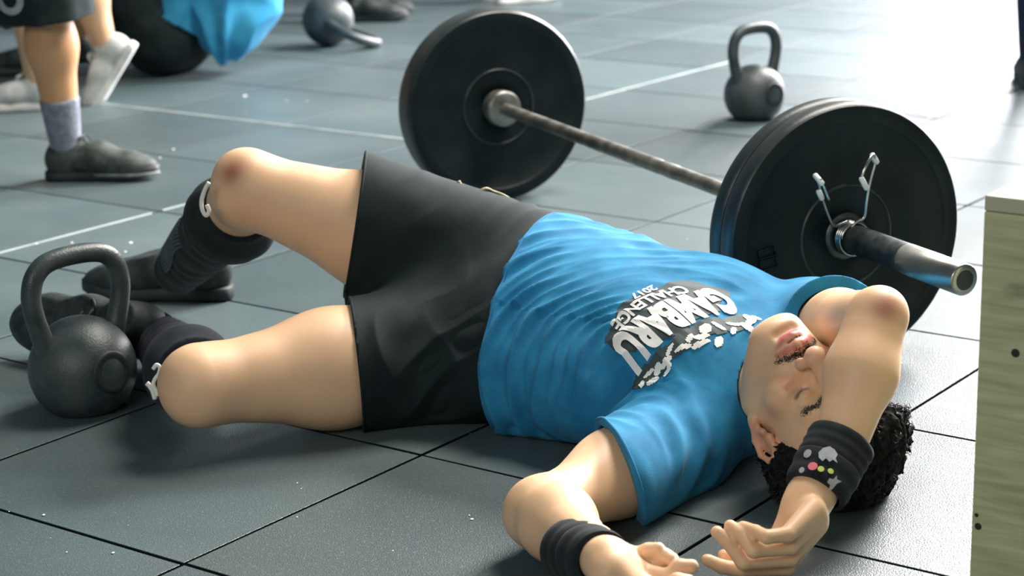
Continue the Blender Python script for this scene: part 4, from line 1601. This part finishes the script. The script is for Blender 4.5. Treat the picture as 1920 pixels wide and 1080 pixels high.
# far shoe flat on the floor, near shoe lying on its side
hf = G(448, 560, 0); tf = G(162, 556, 0)
mid = (hf + tf) / 2
shoe(man, hf + V(-.012, .0, .002), tf + V(0, .0, .002), V(0, 0, 1), np.linalg.norm(tf - hf) * .98, M['shoe'], M['sole'], gloss=None)
h2 = W(350, 622, 3.30); t2 = W(40, 614, 3.42)
h2[2] = .038; t2[2] = .046
shoe(man, h2 + V(0, .0, 0), t2, nrm(V(.1, -.80, .45)), np.linalg.norm(t2 - h2), M['shoe'], M['sole'], gloss=M['shoe_gloss'], high=.10)
print('man done %.1fs' % (time.time() - T0))

# ================================================================== PEOPLE BEHIND
def bg_person(label, J, shirt_m, shorts_m, skin_m, shoe_m, sole_m, vox=.010, sock=None, shorts_to=.8, toes=None, logo=None, foxing=None, shirt_loose=.03, tone=1.0):
    """J: joints pelvis, chest, neck, head, and per side hip, knee, ankle, toe, shoulder, elbow, wrist"""
    P = {k: np.array(v, float) for k, v in J.items()}
    b = Sdf()
    side = nrm(P['hip_l'] - P['hip_r'])
    b.cone(P['pelvis'], P['chest'], .115, .120, .05, side, 1.35)
    b.cone(P['chest'], P['neck'], .105, .055, .05, side, 1.4)
    b.cone(P['neck'], P['head'] - V(0, 0, .06), .055, .052, .03)
    b.ell(P['head'], (.078, .095, .12), k=.02)
    b.ell(P['head'] + nrm(P['chest'] * 0 + V(0, -1, 0)) * .095 + V(0, 0, -.02), (.014, .02, .022), k=.02)
    for s in 'lr':
        h, k, a = P['hip_' + s], P['knee_' + s], P['ankle_' + s]
        b.cone(h, k, .098, .060, .05)
        b.cone(k, k + (a - k) * .32, .056, .057, .03); b.cone(k + (a - k) * .32, a, .057, .036, .04)
        b.cone(P['neck'] - V(0, 0, .06), P['shoulder_' + s], .05, .06, .03)
        b.cone(P['shoulder_' + s], P['elbow_' + s], .056, .042, .02); b.cone(P['elbow_' + s], P['wrist_' + s], .042, .028, .02)
        d = nrm(P['wrist_' + s] - P['elbow_' + s])
        b.cone(P['wrist_' + s], P['wrist_' + s] + d * .09, .028, .030, .02, side, .7)
        sd_ = nrm(np.cross(d, V(.3, 1, .1)))
        for q in range(4):
            st = P['wrist_' + s] + d * .09 + sd_ * (.027 - .018 * q)
            b.cone(st, st + d * (.07 - .012 * abs(q - 1.4)), .010, .008, .002)
        b.cone(P['wrist_' + s] + d * .03, P['wrist_' + s] + d * .08 + sd_ * .05, .013, .010, .006)
    b.plane(V(0, 0, .001), V(0, 0, 1))
    A = np.array(list(P.values()))
    lo, hi = A.min(0) - .2, A.max(0) + .2; lo[2] = -.02
    root = empty('person', (P['pelvis'][0], P['pelvis'][1], 0))
    link('body', sdf_mesh('bg_body', b, lo, hi, vox, color=lambda v: np.tile(SK * tone, (len(v), 1))), skin_m, root)
    # shorts
    s_ = Sdf(); g = .018
    s_.cone(P['pelvis'] - V(0, 0, .02), P['pelvis'] + nrm(P['chest'] - P['pelvis']) * .12, .118 + g, .112 + g, .04, side, 1.33)
    for s in 'lr':
        h, k, a_ = P['hip_' + s], P['knee_' + s], P['ankle_' + s]; f = k - h
        e = h + f * shorts_to
        if shorts_to > 1: s_.cone(k, k + (a_ - k) * .25, .090 + g, .108 + g, .05, cut=[(k + (a_ - k) * .13, -nrm(a_ - k))])
        s_.cone(h, h + f * (min(shorts_to, .98) + .15 * (shorts_to < 1)), .108 + g, .095 + g, .03, cut=[(e, -nrm(f))])
    s_.plane(V(0, 0, .003), V(0, 0, 1))
    s_.sub(b, .006)
    fd = lambda v, N: (.012 * vnoise(v * V(9, 9, 4), 51) + .006 * vnoise(v * 18, 52)) * sstep(v[:, 2], 0, .03)
    link('shorts', sdf_mesh('bg_shorts', s_, lo, hi, vox * .8, disp=fd), shorts_m, root)
    # shirt
    t_ = Sdf(); g = shirt_loose
    ab = nrm(P['chest'] - P['pelvis'])
    c0 = P['pelvis'] + ab * .04
    t_.cone(c0, P['chest'], .125 + g, .125 + g, .05, side, 1.35, cut=[(c0, ab)])
    t_.cone(P['chest'], P['neck'] - nrm(P['neck'] - P['chest']) * .03, .115 + g * .5, .065, .05, side, 1.35)
    for s in 'lr':
        t_.cone(P['neck'] - V(0, 0, .06), P['shoulder_' + s], .06, .072, .03)
        f = P['elbow_' + s] - P['shoulder_' + s]
        t_.cone(P['shoulder_' + s], P['shoulder_' + s] + f * .8, .072, .07, .03, cut=[(P['shoulder_' + s] + f * .6, -nrm(f))])
    if 'drape' in J: t_.p += J['drape'] if False else []
    t_.sub(b, .006)
    t_.plane(V(0, 0, .004), V(0, 0, 1))
    link('t_shirt', sdf_mesh('bg_shirt', t_, lo, hi, vox * .8, disp=fd), shirt_m, root)
    # hair cap
    hh_ = Sdf().ell(P['head'] + V(0, .012, .03), (.086, .100, .10), k=.01)
    hh_.plane(P['head'] + V(0, .0, .0), nrm(V(0, .5, 1)))
    link('hair', sdf_mesh('bg_hair', hh_, P['head'] - .2, P['head'] + .2, .01), M['hair'], root)
    for s in 'lr':
        a, t = P['ankle_' + s], P['toe_' + s]
        if sock is not None:
            k = P['knee_' + s]; f = k - a
            so = Sdf().cone(a - nrm(f) * .02, a + f * .62, .037, .060, .02, cut=[(a + f * sock[1], -nrm(f))])
            so.plane(V(0, 0, .004), V(0, 0, 1))
            so_o = link('sock', sdf_mesh('bg_sock', so, a - .25, a + .35, .007), sock[0], root)
        d = t - a; d_flat = nrm(d)
        up = P.get('soleup_' + s, V(0, 0, 1))
        X = nrm(d - up * (d @ up))
        hl_ = a - X * .055 - nrm(up - X * (up @ X)) * P.get('anklez_' + s, .085)
        shoe(root, hl_, hl_ + X * .285, up, .285, shoe_m, sole_m, vox=.006, laces=True, foxing=foxing, high=.122 if foxing is not None else .105)
    tag(root, label, 'person')
    return root, b, P


def standing(pel, face, J=None, hgt=1.0):
    """default standing joints round a pelvis position on plan; face: unit dir"""
    f = nrm(V(face[0], face[1], 0)); l = V(-f[1], f[0], 0)
    p = V(pel[0], pel[1], .95)
    j = dict(pelvis=p, chest=p + V(0, 0, .38), neck=p + V(0, 0, .56), head=p + V(0, 0, .74) + f * .03)
    for s, k in (('l', 1), ('r', -1)):
        j['hip_' + s] = p + l * .09 * k + V(0, 0, -.03)
        j['knee_' + s] = p + l * .10 * k + V(0, 0, -.47) + f * .02
        j['ankle_' + s] = p + l * .10 * k + V(0, 0, -.865)
        j['toe_' + s] = j['ankle_' + s] + f * .2
        j['shoulder_' + s] = p + V(0, 0, .52) + l * .18 * k
        j['elbow_' + s] = p + V(0, 0, .25) + l * .23 * k
        j['wrist_' + s] = p + V(0, 0, .02) + l * .24 * k + f * .08
    if J: j.update(J)
    return j


# 1: man walking at the left, black shorts, grey socks, dark shoes
an1 = W(125, 292, 4.93); an1[2] = .086
kn1 = W(84, -6, 4.90)
f1 = nrm(V(1, .05, 0))
hip1 = kn1 + nrm(V(-.16, .0, 1)) * .44
pel1 = hip1 + V(-.02, .10, .03)
j = standing((pel1[0], pel1[1]), f1)
dz = pel1[2] - j['pelvis'][2]
for k in j: j[k] = j[k] + V(0, 0, dz)
j['hip_r'] = hip1; j['knee_r'] = kn1; j['ankle_r'] = an1; j['toe_r'] = an1 + V(.2, -.008, -.06); j['hip_l'] = hip1 + V(0, .19, 0)
j['knee_l'] = hip1 + V(-.12, .21, -.42); j['ankle_l'] = hip1 + V(-.42, .21, -.73); j['ankle_l'][2] = .12; j['toe_l'] = j['ankle_l'] + V(.2, 0, -.05)
p1, b1, P1 = bg_person('man standing at the far left in black shorts, grey socks and dark shoes', j, M['black_cloth'], M['shorts'], M['skin_dark'], M['shoe_p1'], M['sole'], sock=(M['grey_sock'], .33), shorts_to=1.1, vox=.008, foxing=M['sole_grey'])
# pale round mark on his shorts
c = W(8, 8, 4.74); ax_ = nrm(V(.05, -1, -.05))
ring = []
u_ = nrm(np.cross(ax_, V(0, 0, 1))); v_ = np.cross(ax_, u_)
b_sh = [o for o in p1.children if o.name.startswith('shorts')][0]
bpy.context.view_layer.update()
mwi = b_sh.matrix_world
BV1 = BVHTree.FromPolygons([tuple(mwi @ v.co) for v in b_sh.data.vertices], [tuple(p.vertices) for p in b_sh.data.polygons])
vs, fs = [], []
for k in range(36):
    t = 2 * math.pi * k / 36
    for r in (.020, .0285, .037):
        q = c + r * (math.cos(t) * u_ + math.sin(t) * v_)
        hit = BV1.ray_cast(Vector(q - ax_ * -.3), Vector(-ax_), .8)
        vs.append((np.array(hit[0]) if hit[0] is not None else q) + ax_ * .003)
for k in range(36):
    l = (k + 1) % 36
    for a in (0, 1): fs.append((k * 3 + a, l * 3 + a, l * 3 + a + 1, k * 3 + a + 1))
link('shorts_emblem', mesh_from('shorts_emblem', vs, fs), M['grey_print'], p1)

# 2: person in white shoes lunging left behind him
an2 = G(60, 208, 0) + V(.02, .02, .085)
an3 = W(196, 84, an2[1] + .10)
f2 = V(-1, 0, 0)
hip2 = V(an2[0] + .18, an2[1] + .04, .80)
j = standing((hip2[0], hip2[1]), f2)
for k in j: j[k] = j[k] + V(0, 0, -.12)
j['hip_l'] = hip2 + V(0, -.09, 0); j['hip_r'] = hip2 + V(0, .09, 0)
j['knee_l'] = V(an2[0] - .02, an2[1], .47); j['ankle_l'] = an2; j['toe_l'] = an2 + V(-.2, 0, -.02)
kn3 = W(150, -60, an3[1])
j['knee_r'] = kn3; j['ankle_r'] = an3
toe3 = W(140, 180, an3[1]); j['toe_r'] = toe3
j['hip_r'] = kn3 + V(-.02, .02, .40)
up3 = nrm(an3 - toe3); perp = nrm(V(-up3[2], 0, up3[0]))
if perp[2] < 0: perp = -perp
j['soleup_r'] = perp
bg_person('person in white trainers lunging behind the man in grey socks', j, M['black_cloth'], M['shorts'], M['skin'], M['white_shoe'], M['white_sole'], vox=.011, shorts_to=.75, tone=.9)

# 3: person sitting on the floor in a light blue t-shirt and black shorts
s0 = G(312, 146, 0)
pel = V(s0[0] + .02, s0[1] + .16, .15)
sd3 = nrm(V(.25, 1, 0))
j = dict(pelvis=pel, chest=pel + V(.24, -.02, .36), neck=pel + V(.30, -.02, .55), head=pel + V(.30, -.02, .74))
for s, k in (('l', -1), ('r', 1)):
    j['hip_' + s] = pel + sd3 * .10 * k + V(-.02, 0, -.02)
    j['knee_' + s] = pel + sd3 * .15 * k + V(-.22, 0, .36)
    j['ankle_' + s] = pel + sd3 * .15 * k + V(-.42, .10, -.06)
    j['toe_' + s] = j['ankle_' + s] + V(-.2, .02, -.02)
    j['shoulder_' + s] = j['neck'] + sd3 * .18 * k + V(0, 0, -.04)
    j['elbow_' + s] = j['shoulder_' + s] + V(-.12, 0, -.26) + sd3 * .04 * k
    j['wrist_' + s] = j['elbow_' + s] + V(-.24, 0, .02)
p3, b3, P3 = bg_person('person sitting on the floor in a loose light blue t-shirt and black shorts', j, M['shirt_bg'], M['shorts'], M['skin'], M['shoe'], M['sole'], vox=.011, shorts_to=.9)
# the loose back of the shirt hanging down to the floor behind
dr = Sdf()
a_, b_, c_ = W(420, -20, pel[1] - .14), W(405, 40, pel[1] - .15), W(418, 112, pel[1] - .16)
dr.cone(W(440, -60, pel[1] - .05), W(440, 10, pel[1] - .07), .17, .135, .05)
dr.cone(W(400, -30, pel[1] - .1), W(420, 50, pel[1] - .12), .12, .085, .06)
dr.cone(W(440, 10, pel[1] - .07), W(425, 75, pel[1] - .13), .125, .062, .06)
dr.cone(W(425, 70, pel[1] - .13), W(415, 112, pel[1] - .15), .060, .022, .03)
dr.cone(W(455, 30, pel[1] - .08), W(470, 78, pel[1] - .10), .085, .022, .04)
dr.plane(V(0, 0, .004), V(0, 0, 1))
axd = nrm(V(.1, -.1, 1))
def dr_disp(v, N):
    q = v - c_
    a = np.arctan2(q @ CRt, q[:, 2] + .05) * 7
    return (.022 * (np.abs(np.cos(a + vnoise(v * 6, 61) * 1.8)) - .5) + .008 * vnoise(v * 12, 62)) * sstep(v[:, 2], 0, .06)
A = np.array([a_, b_, c_, W(455, 60, pel[1])])
link('shirt_tail', sdf_mesh('shirt_tail', dr, A.min(0) - .35, A.max(0) + .35, .008, disp=dr_disp), M['shirt_bg'], p3)
# 4, 5, 6: people whose feet or leg just enter the frame
t4 = G(742, 36, 0)
j = standing((t4[0] - .17, t4[1] + .06), (1, -.05))
for s in 'lr': pass
bg_person('person standing beyond the tipped kettlebell, only a black shoe in view', j, M['shirt'], M['black_cloth'], M['skin'], M['shoe'], M['sole'], vox=.014, sock=(M['black_cloth'], .5))
t5 = G(985, 11, 0)
j = standing((t5[0] - .10, t5[1] + .20), (.9, .3))
bg_person('person standing beyond the far plate, only a dark shoe tip showing', j, M['grey_sock'], M['black_cloth'], M['skin'], M['shoe'], M['white_sole'], vox=.014)
t6 = G(1932, 176, 0)
j = standing((t6[0] + .13, t6[1] + .10), (.2, 1))
bg_person('person at the right edge in dark navy leggings', j, M['navy'], M['navy'], M['skin'], M['shoe'], M['sole'], vox=.014, sock=(M['navy'], .6), shorts_to=.97)
print('people done %.1fs' % (time.time() - T0))
